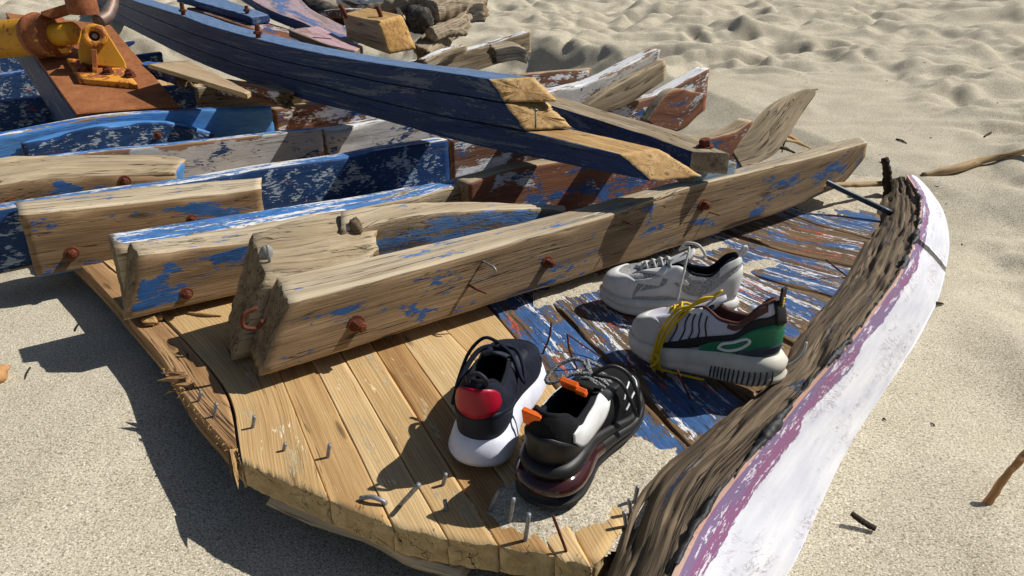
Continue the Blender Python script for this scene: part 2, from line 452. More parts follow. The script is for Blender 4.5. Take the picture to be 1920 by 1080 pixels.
# ------------------------------------------------------------------ timber finishes
BLUE, BLUE2 = (50, 92, 146), (34, 68, 114)
LBLUE, LBLUE2 = (74, 130, 192), (52, 104, 168)
WHITE, WHITE2 = (226, 226, 226), (196, 196, 198)
ORNG, ORNG2 = (190, 92, 62), (170, 78, 56)
M = {}
M['bare'] = wood('bare_weathered_wood', (198, 180, 150), (158, 138, 108), crk=.75, fib=.5, tone=.6)
M['bare_grey'] = wood('grey_weathered_wood', (190, 172, 142), (138, 120, 94), crk=.8, fib=.55, tone=.7)
M['bare_front'] = wood('bare_wood_with_paint_traces', (164, 138, 105), (120, 98, 72), crk=.65, fib=.5, tone=.6, paints=[(BLUE, BLUE2, .34, .16, .05, .45), (ORNG, ORNG2, .14, .12, .04, .5)])  # brown front wood, darkened further to put the face's shade into its colour
M['bare_front2'] = wood('bare_wood_with_blue_patches', (160, 132, 98), (116, 93, 67), crk=.5, fib=.5, tone=.6, paints=[(BLUE, (30, 70, 118), .42, .26, .09, .25), (ORNG, ORNG2, .2, .1, .04, .5)])
M['topbare'] = wood('pale_upper_face', (210, 194, 166), (172, 153, 124), crk=.7, fib=.5, tone=.5, paints=[(LBLUE, (60, 104, 170), .24, .12, .03, .7), (WHITE, WHITE2, .12, .1, .03, .6)])  # paler wood with blue and white traces, used on upper faces
M['face_dull'] = wood('dull_blue_split_face', (168, 148, 118), (116, 98, 76), crk=1.0, fib=.6, tone=.7, paints=[((92, 124, 166), (66, 98, 144), .56, .3, .03, .6)])
M['end'] = wood('broken_end_grain', (176, 152, 116), (122, 100, 72), crk=.7, fib=.45, tone=.5, bump=.9)
M['top_blue'] = wood('worn_blue_and_white_paint', (176, 160, 134), (140, 118, 90), crk=.4, paints=[(WHITE, WHITE2, .72, .2, .05, .5), (LBLUE, BLUE, .56, .22, .03, .75)])
M['top_blue2'] = wood('chalky_blue_paint', (176, 160, 134), (140, 118, 90), crk=.4, paints=[(WHITE, WHITE2, .6, .2, .05, .5), ((60, 112, 180), (44, 92, 160), .7, .3, .04, .6)])
M['face_blue'] = wood('dark_blue_paint_with_white_flecks', (150, 130, 110), (110, 84, 64), crk=.3, paints=[(BLUE2, (16, 48, 92), .9, .5, .15, .2), ((176, 188, 198), (130, 152, 178), .33, .05, .045, 1.1), (ORNG, ORNG2, .16, .1, .05, .5)])
M['face_lblue'] = wood('light_blue_paint', (160, 136, 108), (116, 92, 70), crk=.35, paints=[((84, 140, 196), (62, 116, 180), .86, .5, .16, .25), ((214, 100, 70), ORNG2, .12, .1, .04, .5)])
M['face_white'] = wood('chalk_grey_paint_over_wood', (160, 128, 100), (120, 88, 66), crk=.3, paints=[((186, 182, 176), (166, 162, 158), .74, .3, .12, .4), (BLUE2, (30, 50, 80), .30, .1, .06, .8)])
M['face_brown'] = wood('red_brown_primer_with_paint', (150, 100, 70), (112, 70, 50), crk=.3, paints=[(WHITE2, (170, 170, 176), .36, .16, .08, .7), (BLUE, BLUE2, .36, .18, .06, .6), (ORNG, (196, 100, 66), .24, .14, .06, .5)])
M['face_rw'] = wood('chipped_white_over_brown', (146, 106, 82), (104, 70, 54), crk=.4, paints=[(WHITE, WHITE2, .48, .14, .06, .6), (BLUE, BLUE2, .3, .16, .06, .6)])
M['white_top'] = wood('chipped_white_paint', (150, 128, 100), (104, 84, 62), crk=.4, paints=[(WHITE, (214, 214, 214), .64, .2, .07, .5), ((150, 160, 190), WHITE2, .25, .2, .05, .6)])
M['navy'] = wood('old_navy_paint', (112, 96, 80), (76, 64, 54), crk=.25, fib=.3, tone=.5, paints=[((44, 66, 110), (30, 50, 86), .93, .5, .12, .22), ((108, 116, 128), (78, 92, 114), .38, .35, .04, .7)])
M['navy_top'] = wood('pale_blue_paint', (160, 146, 124), (120, 104, 84), crk=.3, paints=[((112, 134, 162), (78, 104, 142), .8, .6, .08, .35)])  # paler blue than the navy sides, used on upper faces
M['fresh'] = wood('fresh_split_wood', (206, 172, 118), (166, 126, 76), crk=.35, fib=.5, tone=.45)
M['paint_deck'] = wood('deck_boards_in_layers_of_old_paint', (140, 114, 82), (94, 72, 50), crk=.9, fib=.55, tone=.7,
    paints=[((66, 100, 148), (46, 78, 124), .48, .17, .06, .65), (WHITE, WHITE2, .38, .26, .022, .75), ((206, 92, 66), ORNG2, .22, .14, .03, .7)])
M['paint_deck2'] = wood('deck_boards_mostly_blue', (140, 114, 82), (94, 72, 50), crk=.9, fib=.55, tone=.7,
    paints=[((66, 102, 150), (48, 80, 126), .54, .18, .07, .65), (WHITE, WHITE2, .30, .22, .02, .8), ((206, 92, 66), ORNG2, .2, .12, .03, .7)])
M['paint_deck3'] = wood('deck_boards_mostly_bare', (138, 112, 78), (96, 74, 50), crk=.9, fib=.55, tone=.7,
    paints=[((66, 102, 150), (48, 80, 126), .34, .2, .06, .6), (WHITE, WHITE2, .26, .22, .02, .8), ((206, 92, 66), ORNG2, .24, .12, .03, .7)])
for i, (a, b) in enumerate((((214, 182, 130), (192, 155, 104)), ((204, 168, 116), (174, 136, 88)), ((222, 192, 142), (202, 168, 118)), ((190, 152, 102), (158, 118, 72)))):
    M['plank%d' % i] = wood('fresh_plank_%s' % 'abcd'[i], a, b, crk=.12, fib=.35, tone=.35, rings=(i != 1), bump=.4, paints=[((228, 212, 178), (212, 192, 154), .17, .10, .035, .5), ((186, 170, 138), (164, 146, 114), .24, .12, .06, .75)])
M['splint'] = wood('splintered_brown_wood', (196, 158, 112), (154, 114, 74), crk=.9, fib=.6, tone=.6, bump=1)
M['sawn'] = wood('sawn_plank_end', (208, 184, 138), (180, 152, 106), crk=.3, fib=.35, tone=.25, bump=.8)
M['rot'] = wood('rotten_driftwood', (152, 132, 106), (100, 85, 67), crack=(30, 24, 20), crk=1.1, fib=.6, tone=.6, bump=1.2, paints=[((40, 60, 96), (30, 48, 80), .24, .3, .05, .4)])
M['drift'] = wood('bleached_driftwood', (196, 180, 154), (140, 122, 98), crk=.9, fib=.6, tone=.6)
M['rust'] = plain('rusty_iron', (120, 62, 36), .85, .2, sc=90, bump=.5, bsc=300, col2=(74, 40, 28))
M['nail'] = plain('galvanised_nail', (156, 158, 162), .45, .35, sc=200, col2=(112, 114, 118))

# ------------------------------------------------------------------ the wreck
ZD = .12                                                  # top of the bottom planking
HULL = base('wrecked_boat_hull', (0, 1.6, 0), 'broken wooden boat bottom with peeling paint and bare frame timbers lying on the sand', 'boat wreck')
SEAMS = [
 [(449, 868), (352, 757), (318, 705), (300, 671), (243, 604), (165, 515), (60, 420)],
 [(454, 866), (437, 790), (423, 727), (365, 656), (311, 600), (230, 520), (120, 430)],
 [(617, 937), (526, 704), (430, 464), (360, 280)],
 [(737, 985), (676, 856), (589, 686), (470, 464), (390, 280)],
 [(839, 1010), (780, 904), (643, 667), (525, 464), (420, 280)],
 [(935, 1022), (697, 645), (582, 464), (470, 280)],
 [(1042, 1042), (746, 627), (620, 450), (500, 280)],
 [(1110, 1062), (899, 687), (824, 608), (690, 450), (560, 280)],
 [(1208, 935), (970, 640), (920, 580), (800, 450), (650, 280)],
 [(1300, 845), (1010, 545), (770, 300)],
 [(1402, 756), (1100, 515), (870, 300)],
 [(1490, 648), (1190, 482), (960, 300)],
 [(1572, 562), (1270, 455), (1060, 300)],
 [(1610, 502), (1350, 430), (1140, 300)],
 [(1638, 450), (1480, 402), (1300, 320)],
 [(1655, 400), (1530, 372), (1380, 315)]]
PM = ['splint', 'plank0', 'plank1', 'plank2', 'plank0', 'plank3', 'plank2', 'plank0', 'paint_deck2', 'paint_deck2', 'paint_deck3', 'paint_deck', 'paint_deck', 'paint_deck3', 'paint_deck2', 'paint_deck2']
rs = np.random.RandomState(7)
planks = []
for i in range(len(SEAMS) - 1):
    za, t = ZD + rs.uniform(-.0025, .0025), .046
    A = Ps(SEAMS[i], za); B = Ps(SEAMS[i + 1], za)
    A = np.vstack([A, A[-1] + (A[-1] - A[-2]) / np.linalg.norm(A[-1] - A[-2]) * 4.0]); B = np.vstack([B, B[-1] + (B[-1] - B[-2]) / np.linalg.norm(B[-1] - B[-2]) * 4.0])
    A = spline(A, 26); B = spline(B, 26)
    gap = .0007 if i < 8 else .002; d = B - A; d /= np.linalg.norm(d, axis=1)[:, None]
    if i == 0: gap = .004
    A = A + d * gap; B = B - d * gap
    dn = np.array([0, 0, -t]) if i > 0 else np.array([0, 0, -t])
    painted = i >= 8
    mm = M[PM[i]]
    o = timber('hull_plank', A + dn, A, B, B + dn, [mm, M['sawn'] if not painted else M['end']], HULL, seg=.022, r=.0012 if not painted else .003, rough=.0005 if not painted else .0018,
               chip=.0016 if not painted else .009, seed=20 + i, jag=(.008 if not painted else .02, 0), side=(0, 0, 0, 0), end=1, knock=0 if not painted else .002,
               label=('splintered brown hull plank at the cut edge' if i == 0 else None) if not painted else 'hull plank with worn blue and white paint')
    planks.append(o)
# second skin of planking showing under the cut edge
pts = Ps([(500, 935), (560, 962), (620, 985), (700, 1010), (770, 1048), (860, 1075)], ZD - .052)
inn = pts + np.array([.12, .25, 0])
timber('hull_plank', pts - [0, 0, .02], pts, inn, inn - [0, 0, .02], [M['drift'], M['sawn']], HULL, seg=.02, r=.003, seed=77, chip=.01, jag=(.01, .01), label='pale outer skin board under the cut plank ends')

# frame timbers -----------------------------------------------------
FAZ = math.radians(52.8); FD = np.array([math.sin(FAZ), math.cos(FAZ)])
def upright(A, pts):
    return np.array([on_line(p[0], p[1], A, FD) for p in pts])
dbg = []
def frame(ft, z0, th, mats, side, end=None, bt=None, h=.172, seed=1, fb=None, jag=(.004, .005), zb=None, az=None, rise=0, behind=None, cut=0., **kw):
    """frame timber: ft = front top edge in the photo (first point at height z0), stands upright along the common frame direction"""
    global FD
    keep = FD
    if az is not None: FD = np.array([math.sin(math.radians(az)), math.cos(math.radians(az))])
    A = P(ft[0][0], ft[0][1], z0)
    if behind: A = behind[1] + behind[2] * behind[3]
    FT = spline(upright(A, ft), 16)
    dbg.append((seed, FT[[0, 5, 10, 15]].round(3).tolist()))
    if fb is not None: FB = spline(upright(A, fb), 16)
    else:
        FB = FT.copy(); FB[:, 2] -= h
        if zb is not None: FB[:, 2] = np.maximum(FB[:, 2], zb)
    nrm = np.array([-FD[1], FD[0], 0])
    th_ = np.interp(np.linspace(0, 1, 16), np.linspace(0, 1, len(np.atleast_1d(th))), np.atleast_1d(th))[:, None]
    BB = FB + nrm * th_ + np.array([FD[0], FD[1], 0]) * cut * (1 - np.linspace(0, 1, 16))[:, None]
    if bt is not None: BT = spline(np.array([on_line(p[0], p[1], A + nrm * float(th_[0, 0]), FD) for p in bt]), 16)
    else: BT = FT + nrm * th_ + np.array([0, 0, rise])
    o = timber('frame_timber', FB, FT, BT, BB, [M[k] for k in mats], HULL, side=side, end=end, seed=seed, jag=jag, **kw)
    FD = keep
    return o, A, nrm, float(th_.max()) + .006
FR = {}
zF = ZD + .163
# front frame: two timbers side by side
FR['F1'] = frame([(545, 566), (640, 543), (770, 507), (960, 454), (1040, 432), (1160, 397), (1290, 350), (1500, 300), (1626, 266)], zF, .12, ['bare_front', 'topbare', 'bare', 'end'], (0, 1, 2, 2), 3,
    bt=[(520, 519), (620, 498), (750, 470), (960, 422), (1060, 396), (1250, 345), (1400, 311), (1560, 268), (1614, 257)], fb=[(490, 706), (790, 614), (1080, 522), (1300, 453), (1490, 388), (1585, 342), (1622, 296)], seed=41, cut=.018, bev=(.006, .008), bslot=1, chip=.012, rough=.0024, label='bare brown front frame timber, longest of the frames')
FR['F1b'] = frame([(500, 526), (620, 501), (700, 484)], zF, .145, ['bare_grey', 'bare', 'bare_grey', 'end'], (2, 1, 2, 2), 3, behind=FR['F1'],
    bt=[(474, 432), (560, 405), (640, 392), (712, 386)], fb=[(436, 680), (700, 640)], seed=42, cut=.03, chip=.014, rough=.003, knock=.008, jag=(.006, .03), label='weathered stub of a split frame timber with putty and a knot')
FR['F1c'] = frame([(640, 432), (720, 416), (800, 404), (900, 394), (1060, 391)], zF + .03, .05, ['face_dull', 'topbare', 'bare_grey', 'end'], (0, 1, 2, 2), 3, behind=(0, FR['F1'][1], FR['F1'][2], .20),
    bt=[(640, 394), (760, 381), (870, 377), (1056, 384)], seed=69, chip=.014, rough=.003, knock=.006, label='thin split timber with a blue side tapering to a point')
FR['F2'] = frame([(262, 478), (350, 468), (465, 456), (600, 428)], zF, .075, ['bare_front2', 'topbare', 'bare', 'end'], (0, 1, 2, 2), 3,
    bt=[(243, 452), (350, 441), (465, 424), (600, 396)], fb=[(233, 602), (430, 557), (600, 520)], seed=43, cut=.01, chip=.010, label='short bare frame timber with blue patches, bolted to a blue topped one')
FR['F2b'] = frame([(215, 462), (330, 445), (465, 423), (700, 384), (872, 346)], zF + .005, .085, ['bare', 'top_blue', 'bare', 'end'], (0, 1, 2, 2), 3, behind=FR['F2'],
    bt=[(202, 438), (470, 396), (700, 361), (862, 333)], seed=68, chip=.008, label='frame timber with chipped blue and white top')
FR['F2R'] = frame([(878, 345), (960, 318), (1060, 303), (1250, 276), (1370, 250), (1412, 226)], zF + .01, .07, ['face_brown', 'bare', 'bare', 'end'], (0, 1, 2, 2), 3, seed=44, chip=.006, label='frame timber with red brown primer and blue flecks')
FR['F3a'] = frame([(36, 402), (250, 379), (445, 357), (488, 351)], zF, .10, ['bare_front2', 'topbare', 'face_lblue', 'end'], (0, 1, 2, 2), 3,
    bt=[(28, 378), (245, 352), (490, 332)], seed=45, cut=.01, chip=.01, knock=.004, bev=(.006, .008), bslot=1, label='short frame timber, bare top and blue patches')
FR['F3b'] = frame([(-60, 402), (0, 392), (350, 341), (493, 317), (640, 296), (715, 281), (840, 262)], zF, behind=FR['F3a'], th=.07, mats=['face_blue', 'top_blue', 'bare', 'end'], side=(0, 1, 2, 2), end=3, seed=46, chip=.005, label='frame timber with dark blue flecked side')
FR['F3R'] = frame([(845, 262), (960, 240), (1060, 222), (1130, 205), (1230, 180), (1290, 150), (1330, 128)], zF + .005, .08, ['face_rw', 'white_top', 'bare', 'end'], (0, 1, 2, 2), 3, seed=47, h=.15, chip=.006, label='upturned frame end with white top and blue flecked side')
FR['F4a'] = frame([(-80, 352), (0, 341), (120, 325), (328, 320)], zF, .16, ['bare_front2', 'bare', 'face_lblue', 'end'], (0, 1, 2, 2), 2,
    bt=[(-80, 300), (0, 293), (277, 289), (350, 296)], seed=48, bev=(.012, .02), bslot=1, chip=.012, rough=.004, knock=.006, label='pale bare frame timber with sun bleached top')
FR['F4b'] = frame([(20, 306), (147, 288), (360, 267), (603, 241)], zF + .005, behind=FR['F4a'], th=.05, mats=['face_white', 'top_blue', 'bare', 'end'], side=(0, 1, 2, 2), end=3, seed=49, chip=.005, label='frame timber with chalky grey side and blue top edge')
FR['F4R'] = frame([(606, 246), (700, 230), (800, 210), (900, 195), (1030, 172), (1120, 150), (1180, 120), (1238, 92)], zF, .09, ['face_white', 'white_top', 'bare_grey', 'end'], (0, 1, 2, 2), 3, seed=50, h=.16, chip=.008, knock=.004, label='tall curved frame end, thick and bleached with white paint')
FR['F5a'] = frame([(40, 270), (190, 236), (320, 230), (400, 250)], zF - .01, .06, ['face_blue', 'face_lblue', 'bare', 'end'], (0, 1, 2, 2), 3, seed=51, chip=.014, knock=.008, label='ragged blue frame timber with broken left end')
FR['F5b'] = frame([(-80, 270), (0, 253), (187, 219), (333, 208), (508, 200)], zF, behind=FR['F5a'], th=.06, mats=['face_lblue', 'top_blue2', 'bare', 'end'], side=(0, 1, 2, 2), end=3, seed=52, chip=.006, label='light blue frame timber behind the rusty plate foot')
FR['F5R'] = frame([(512, 205), (640, 190), (800, 170), (900, 152), (1000, 138), (1108, 128)], zF, .06, ['face_rw', 'bare', 'bare', 'end'], (0, 1, 2, 2), 3, seed=53, h=.15, chip=.008, label='thin frame end with blue side')
FR['F6'] = frame([(-80, 205), (0, 190), (140, 178), (320, 162), (362, 158)], zF + .02, .07, ['face_blue', 'top_blue2', 'bare', 'end'], (0, 1, 2, 2), 3, seed=54, label='far frame timber with dark blue flecked side')
FR['F6R'] = frame([(366, 165), (520, 150), (700, 130), (800, 112), (900, 88), (996, 58)], zF + .02, .10, ['bare_grey', 'white_top', 'bare_grey', 'end'], (0, 1, 2, 2), 3, seed=55, h=.15, knock=.006, chip=.01, label='grey bleached frame end with flat top')
FR['F7'] = frame([(-80, 150), (100, 125), (255, 104), (303, 98)], zF + .03, .08, ['face_blue', 'top_blue2', 'bare', 'end'], (0, 1, 2, 2), 3, seed=56, label='small far frame timber with pale blue end')
FR['F8'] = frame([(-80, 110), (100, 92), (200, 82), (252, 76)], zF + .04, .08, ['face_blue', 'white_top', 'bare', 'end'], (0, 1, 2, 2), 3, seed=57, label='farthest frame timber with white top')
# side pieces bolted to the far ends
FR['R1'] = frame([(1212, 232), (1262, 170), (1325, 176)], .33, .05, ['face_brown', 'bare_grey', 'bare', 'end'], (0, 1, 2, 2), 3, fb=[(1225, 236), (1275, 246), (1322, 206)], seed=58, label='side piece with blue and orange paint on an upturned frame end')
FR['R2'] = frame([(1098, 200), (1160, 158), (1248, 112)], .36, .05, ['bare_grey', 'bare_grey', 'bare', 'end'], (0, 1, 2, 2), 3, fb=[(1120, 215), (1180, 196), (1248, 150)], seed=59, label='grey side piece on the tall frame end')
for d in dbg: print('FRAME', d)

# rusty bolts through the frames
def bolt(parent, px, py, A, nrm, name='bolt'):
    q_ = px * 7 % 10 / 10; r, out = .0095 + .004 * q_, .016 + .014 * (py * 3 % 10 / 10)
    p = on_line(px, py, A, FD); ax = -nrm
    V, Fc = prism(p - ax * .01, r, out + .01, 6, ax, bev=.003, rot=.4 + px)
    parts = [(V, Fc), prism(p - ax * .004, r * 1.5, .006, 14, ax, bev=.001), prism(p + ax * out * .9, r * .5, .008, 10, ax, bev=.001)]
    V, Fc = cat_meshes(parts)
    return mk(name, V, Fc, M['rust'], parent, smooth=False)
for key, pts in {'F1': [(668, 606), (1026, 491), (1318, 384)], 'F2': [(350, 550)], 'F3a': [(135, 474), (360, 411)], 'F4a': [(234, 340)], 'F5a': [(296, 253)]}.items():
    o, A, nrm, _ = FR[key]
    for px, py in pts: bolt(o, px, py, A, nrm)

# stem timber, caulking and painted outer strake along the right-hand edge
A_ = [(1120, 1130), (1160, 1040), (1185, 960), (1230, 890), (1300, 832), (1360, 775), (1450, 700), (1500, 625), (1570, 545), (1610, 480), (1640, 415), (1652, 375), (1662, 345)]
C_ = [(1235, 1130), (1285, 1020), (1330, 945), (1400, 860), (1470, 775), (1535, 700), (1590, 640), (1640, 575), (1680, 520), (1708, 465), (1722, 415), (1722, 370), (1700, 330)]
E_ = [(1450, 1130), (1500, 1050), (1545, 950), (1590, 855), (1640, 770), (1690, 690), (1728, 625), (1760, 560), (1775, 500), (1780, 450), (1770, 400), (1745, 360), (1724, 338)]
nst = len(A_)
zc = np.interp(np.arange(nst), [0, 6, 10, 12], [.205, .20, .19, .19]); ze = np.interp(np.arange(nst), [0, 5, 8, 10, 12], [-.01, -.01, .02, .06, .12])
RA = np.array([P(*A_[i], ZD - .004) for i in range(nst)]); RC = np.array([P(*C_[i], zc[i]) for i in range(nst)]); RE = np.array([P(*E_[i], ze[i]) for i in range(nst)])
print('RAIL C', RC.round(2).tolist()); print('RAIL E', RE.round(2).tolist())
ns = 150
RA, RC, RE = spline(RA, ns), spline(RC, ns), spline(RE, ns)
def strip(name, a, b, mat, hump, under, seed, rough, nt=14, label=None, kn=0., kfreq=(5, 20), parent=HULL, mi=None, mats=None):
    """curved board between two long edges, with its own thickness underneath"""
    t = np.linspace(0, 1, nt); n = len(a)
    s = np.r_[0, np.cumsum(np.linalg.norm(np.diff(a, axis=0), axis=1))]
    R = a[:, None] + (b - a)[:, None] * t[None, :, None]
    wd = np.linalg.norm(b - a, axis=1)
    G = np.stack([np.repeat(s[:, None], nt, 1) + seed, t[None] * wd[:, None], np.zeros((n, nt))], 2)
    up = np.array([0, 0, 1.])
    R = R + up * (hump * np.sin(np.pi * t) ** .8)[None, :, None]
    R = R + up * ((fbm(G * [7, 95, 1], 4, seed) - .5) * 2 * rough)[..., None]
    if kn: R = R - up * (np.clip(fbm(G * [kfreq[0], kfreq[1], 1], 3, seed + 3) - .52, 0, 1) * 6 * kn)[..., None]
    low = R - up * under; low[:, 0] = low[:, 0]
    V = np.vstack([R.reshape(-1, 3), low.reshape(-1, 3)]); GC = np.vstack([G.reshape(-1, 3), G.reshape(-1, 3) + [0, 0, .05]])
    Fc = []; K = n * nt
    for i in range(n - 1):
        for j in range(nt - 1):
            q = (i * nt + j, i * nt + j + 1, (i + 1) * nt + j + 1, (i + 1) * nt + j); Fc.append(q[::-1]); Fc.append(tuple(v + K for v in q))
        for j, sg in ((0, 1), (nt - 1, -1)):
            q = (i * nt + j, (i + 1) * nt + j, (i + 1) * nt + j + K, i * nt + j + K); Fc.append(q[::sg] if sg == 1 else q[::-1])
    for i, sg in ((0, 1), (n - 1, -1)):
        for j in range(nt - 1):
            q = (i * nt + j, i * nt + j + K, i * nt + j + 1 + K, i * nt + j + 1); Fc.append(q if sg == 1 else q[::-1])
    return mk(name, V, Fc, mat, parent, gc=GC, label=label)
d = RC - RA
strip('stem_timber', RA - d * .06, RC + d * .0 - [0, 0, .004], M['rot'], .012, .11, 3, .0045, nt=44, kn=.012, kfreq=(6, 30), label='rotten brown edge timber along the white strake')
d2 = RE - RC
# caulking lumps squeezed out of the joint
n = N('black_caulking'); g = n.obj()
M['tar'] = n.out(n.mix(n.ramp(n.noise(g, 60, 3), .4, .7), lin((22, 22, 24)), lin((52, 52, 54))), .6, n.bump(n.noise(g, 90, 4), .6, .004))
ci = np.arange(4, 138)
cr = .0014 + .012 * np.clip(vn(np.stack([ci * .27, ci * 0., ci * 0.], 1), 5) - .40, 0, 1) * (1.2 + .9 * vn(np.stack([ci * .9, ci * 0. + 4, ci * 0.], 1), 9))
cp_ = RC[ci] + d2[ci] * .010 + np.array([0, 0, .003]) + np.stack([vn(np.stack([ci * .7, ci * 0., ci * 0. + k], 1), 3) - .5 for k in range(3)], 1) * .006
cp_ = np.repeat(cp_, 3, 0)[:-2].copy(); m3 = np.arange(len(cp_))
for k in range(3): cp_[:, k] = np.interp(m3, m3[::3], cp_[::3, k])
cr = np.minimum(np.interp(m3, m3[::3], cr), .0075) * (.75 + .5 * vn(np.stack([m3 * .55, m3 * 0., m3 * 0.], 1), 13))
V, Fc = tube(cp_, cr, 9, None, True); V = V + (fbm(V * 95, 3, 2) - .5)[:, None] * .013; mk('caulking', V, Fc, M['tar'], HULL)
# the painted strake: white with a purple and pink band along its inner edge
n = N('white_and_purple_strake_paint'); g = n.attr()
sx = n.add('ShaderNodeSeparateXYZ'); n.put(sx.inputs[0], g); v = sx.outputs[1]
wob = n.noise(n.mul(g, (9, 40, 1)), 1, 5, .7); wob2 = n.noise(n.mul(g, (70, 160, 1)), 1, 4, .7); lowf = n.noise(n.mul(g, (3.2, .1, 1), (2.4, 0, 0)), 1, 3, .6)
vv = n.math('ADD', v, n.math('ADD', n.math('MULTIPLY', n.math('SUBTRACT', wob, .5), .045), n.math('ADD', n.math('MULTIPLY', n.math('SUBTRACT', lowf, .5), .20), n.math('MULTIPLY', n.math('SUBTRACT', wob2, .5), .02))))
white = n.mix(n.ramp(n.noise(n.mul(g, (5, 14, 1)), 1, 4), .35, .7), lin((200, 202, 213)), lin((228, 228, 232)))
scr = n.noise(n.mul(g, (26, 9, 1), (1, 4, 2)), 1, 5, .75, 1.2); scr2 = n.noise(n.mul(g, (3.5, 9, 1), (8, 4, 2)), 1, 3)
scm = n.math('MULTIPLY', n.ramp(n.math('ABSOLUTE', n.math('SUBTRACT', scr, .5)), .004, .016, 1, 0), n.ramp(scr2, .5, .62))
white = n.mix(scm, white, lin((150, 132, 150)))
chip_ = n.ramp(n.math('ADD', n.noise(n.mul(g, (9, 18, 1), (3, 9, 2)), 1, 4, .65), n.math('MULTIPLY', wob2, .1)), .735, .745)
white = n.mix(chip_, white, lin((140, 110, 150)))
# scuffed lower edge
white = n.mix(n.ramp(n.math('ADD', n.math('MULTIPLY', v, 1.0), n.math('MULTIPLY', wob, .18)), .52, .53), white, lin((206, 190, 176)))
pm = n.noise(n.mul(g, (4, 20, 1), (7, 1, 1)), 1, 4, .6)
pur = n.mix(n.ramp(pm, .48, .56), lin((120, 98, 134)), lin((132, 84, 122)))
flk = n.ramp(n.math('ADD', n.noise(n.mul(g, (11, 34, 1), (4, 2, 6)), 1, 5, .7), n.math('MULTIPLY', n.math('SUBTRACT', wob2, .5), .3)), .565, .575)
pur = n.mix(flk, pur, lin((206, 202, 212)))
pink = n.mix(n.ramp(n.noise(n.mul(g, (12, 60, 1)), 1, 4), .4, .7), lin((196, 150, 130)), lin((180, 160, 150)))
c = n.mix(n.ramp(vv, .088, .0895), pur, white)
c = n.mix(n.ramp(n.math('ADD', v, n.math('MULTIPLY', n.math('SUBTRACT', wob, .5), .012)), .017, .0185), pink, c)
hb = n.math('ADD', n.ramp(vv, .088, .0895), n.math('SUBTRACT', 0, n.math('ADD', scm, chip_)))
M['strake'] = n.out(c, .55, n.bump(n.math('ADD', hb, n.math('MULTIPLY', wob2, .5)), .5, .0018), spec=.35)
j = int(ns * .66)
strip('painted_strake', RC[:j] + d2[:j] * .008, RE[:j], M['strake'], .006, .03, 11, .0018, nt=18, label='white strake with a flaking purple band, nearer length')
strip('painted_strake', RC[j + 1:] + d2[j + 1:] * .008 + [0, 0, .003], RE[j + 1:] + [0, 0, .003], M['strake'], .008, .03, 12, .0015, nt=18, label='white strake with a purple band, curving far length')
# ------------------------------------------------------------------ loose timbers lying across the frames
def Py(px, py, Y):
    r = ray(px, py); return np.array([0, 0, CAM_H]) + r * (Y / r[1])
def Ppl(px, py, o, nn):
    r = ray(px, py); t = np.dot(o - np.array([0, 0, CAM_H]), nn) / np.dot(r, nn); return np.array([0, 0, CAM_H]) + r * t
low = Ps([(1225, 341, .372), (930, 281, .355), (813, 253, .35), (700, 220, .357), (580, 190, .376), (509, 167, .394), (444, 146, .412), (361, 112, .45), (290, 77, .50), (230, 47, .545), (170, 20, .585)], 0)[::-1]
e1 = [(150, -22), (213, 20), (275, 54), (363, 90), (434, 116), (480, 130), (556, 149), (627, 167), (713, 190), (847, 220), (985, 245), (1040, 260), (1163, 288)]
e2 = [(170, -22), (220, 4), (312, 43), (365, 64), (481, 101), (556, 119), (623, 133), (713, 153), (847, 175), (945, 192)]
e3 = [(200, -22), (247, 0), (294, 15), (342, 30), (387, 47), (477, 72), (556, 91), (623, 104), (713, 120), (813, 133), (917, 148)]
low_s = spline(low, 40)
op = lambda pts: np.array([on_poly(p[0], p[1], low_s) for p in pts])
E1, E2, E3 = op(e1), op(e2), op(e3)
BEAM = base('laminated_beam', (low_s[20][0], low_s[20][1], low_s[20][2]), 'long curved navy beam of three stacked layers lying across the frames with pale sawn ends', 'timber beam')
def ext(E, th, dz, k):
    b = back(E, th, dz=dz); t = b[-1] - b[-2]; t /= np.linalg.norm(t); b[-1] = b[-1] + t * k; return b
l1 = E1[:-2]      # top edge of the lowest layer as far as the middle layer covers it
mn = lambda E: spline(E, 30)
g_ = np.array([0, 0, .003])
timber('beam_layer', mn(low), mn(E1) - g_, ext(mn(E1) - g_, .13, 0, .02), ext(mn(low), .13, 0, .05), [M['navy'], M['fresh'], M['navy'], M['fresh']], BEAM, seg=.02, r=.006, chip=.004, seed=61, side=(0, 1, 2, 2), end=3, jag=(0, .006), label='lowest beam layer with long bare sawn bevel')
timber('beam_layer', mn(E1[:-2]), mn(E2) - g_, ext(mn(E2) - g_, .125, 0, .04), ext(mn(E1[:-2]), .125, 0, .06), [M['navy'], M['navy_top'], M['navy'], M['fresh']], BEAM, seg=.02, r=.006, chip=.004, seed=62, side=(0, 1, 2, 2), end=3, jag=(0, .012), label='middle beam layer with split end')
timber('beam_layer', mn(E2), mn(E3), ext(mn(E3), .13, 0, .05), ext(mn(E2), .13, 0, .09), [M['navy'], M['navy_top'], M['navy'], M['fresh']], BEAM, seg=.02, r=.008, chip=.004, seed=63, side=(0, 1, 2, 2), end=3, jag=(0, .012), label='top beam layer with pale blue top and bevelled end')
def stud(px, py, ref, r, h, parent, name='bolt', up=(0, 0, 1), dn=.02, nut=True):
    i = np.argmin([abs(960 + F_PX * p[0] / (p[1] * math.cos(TH) - (p[2] - CAM_H) * math.sin(TH)) - px) for p in ref]); p = ref[i]
    q = Py(px, py, p[1] + .05); parts = [prism(q - np.array(up) * dn, r, h + dn, 8, up, bev=.002)]
    if nut: parts.append(prism(q, r * 1.7, .012, 6, up, bev=.002))
    V, Fc = cat_meshes(parts); return mk(name, V, Fc, M['rust'], parent, smooth=False)
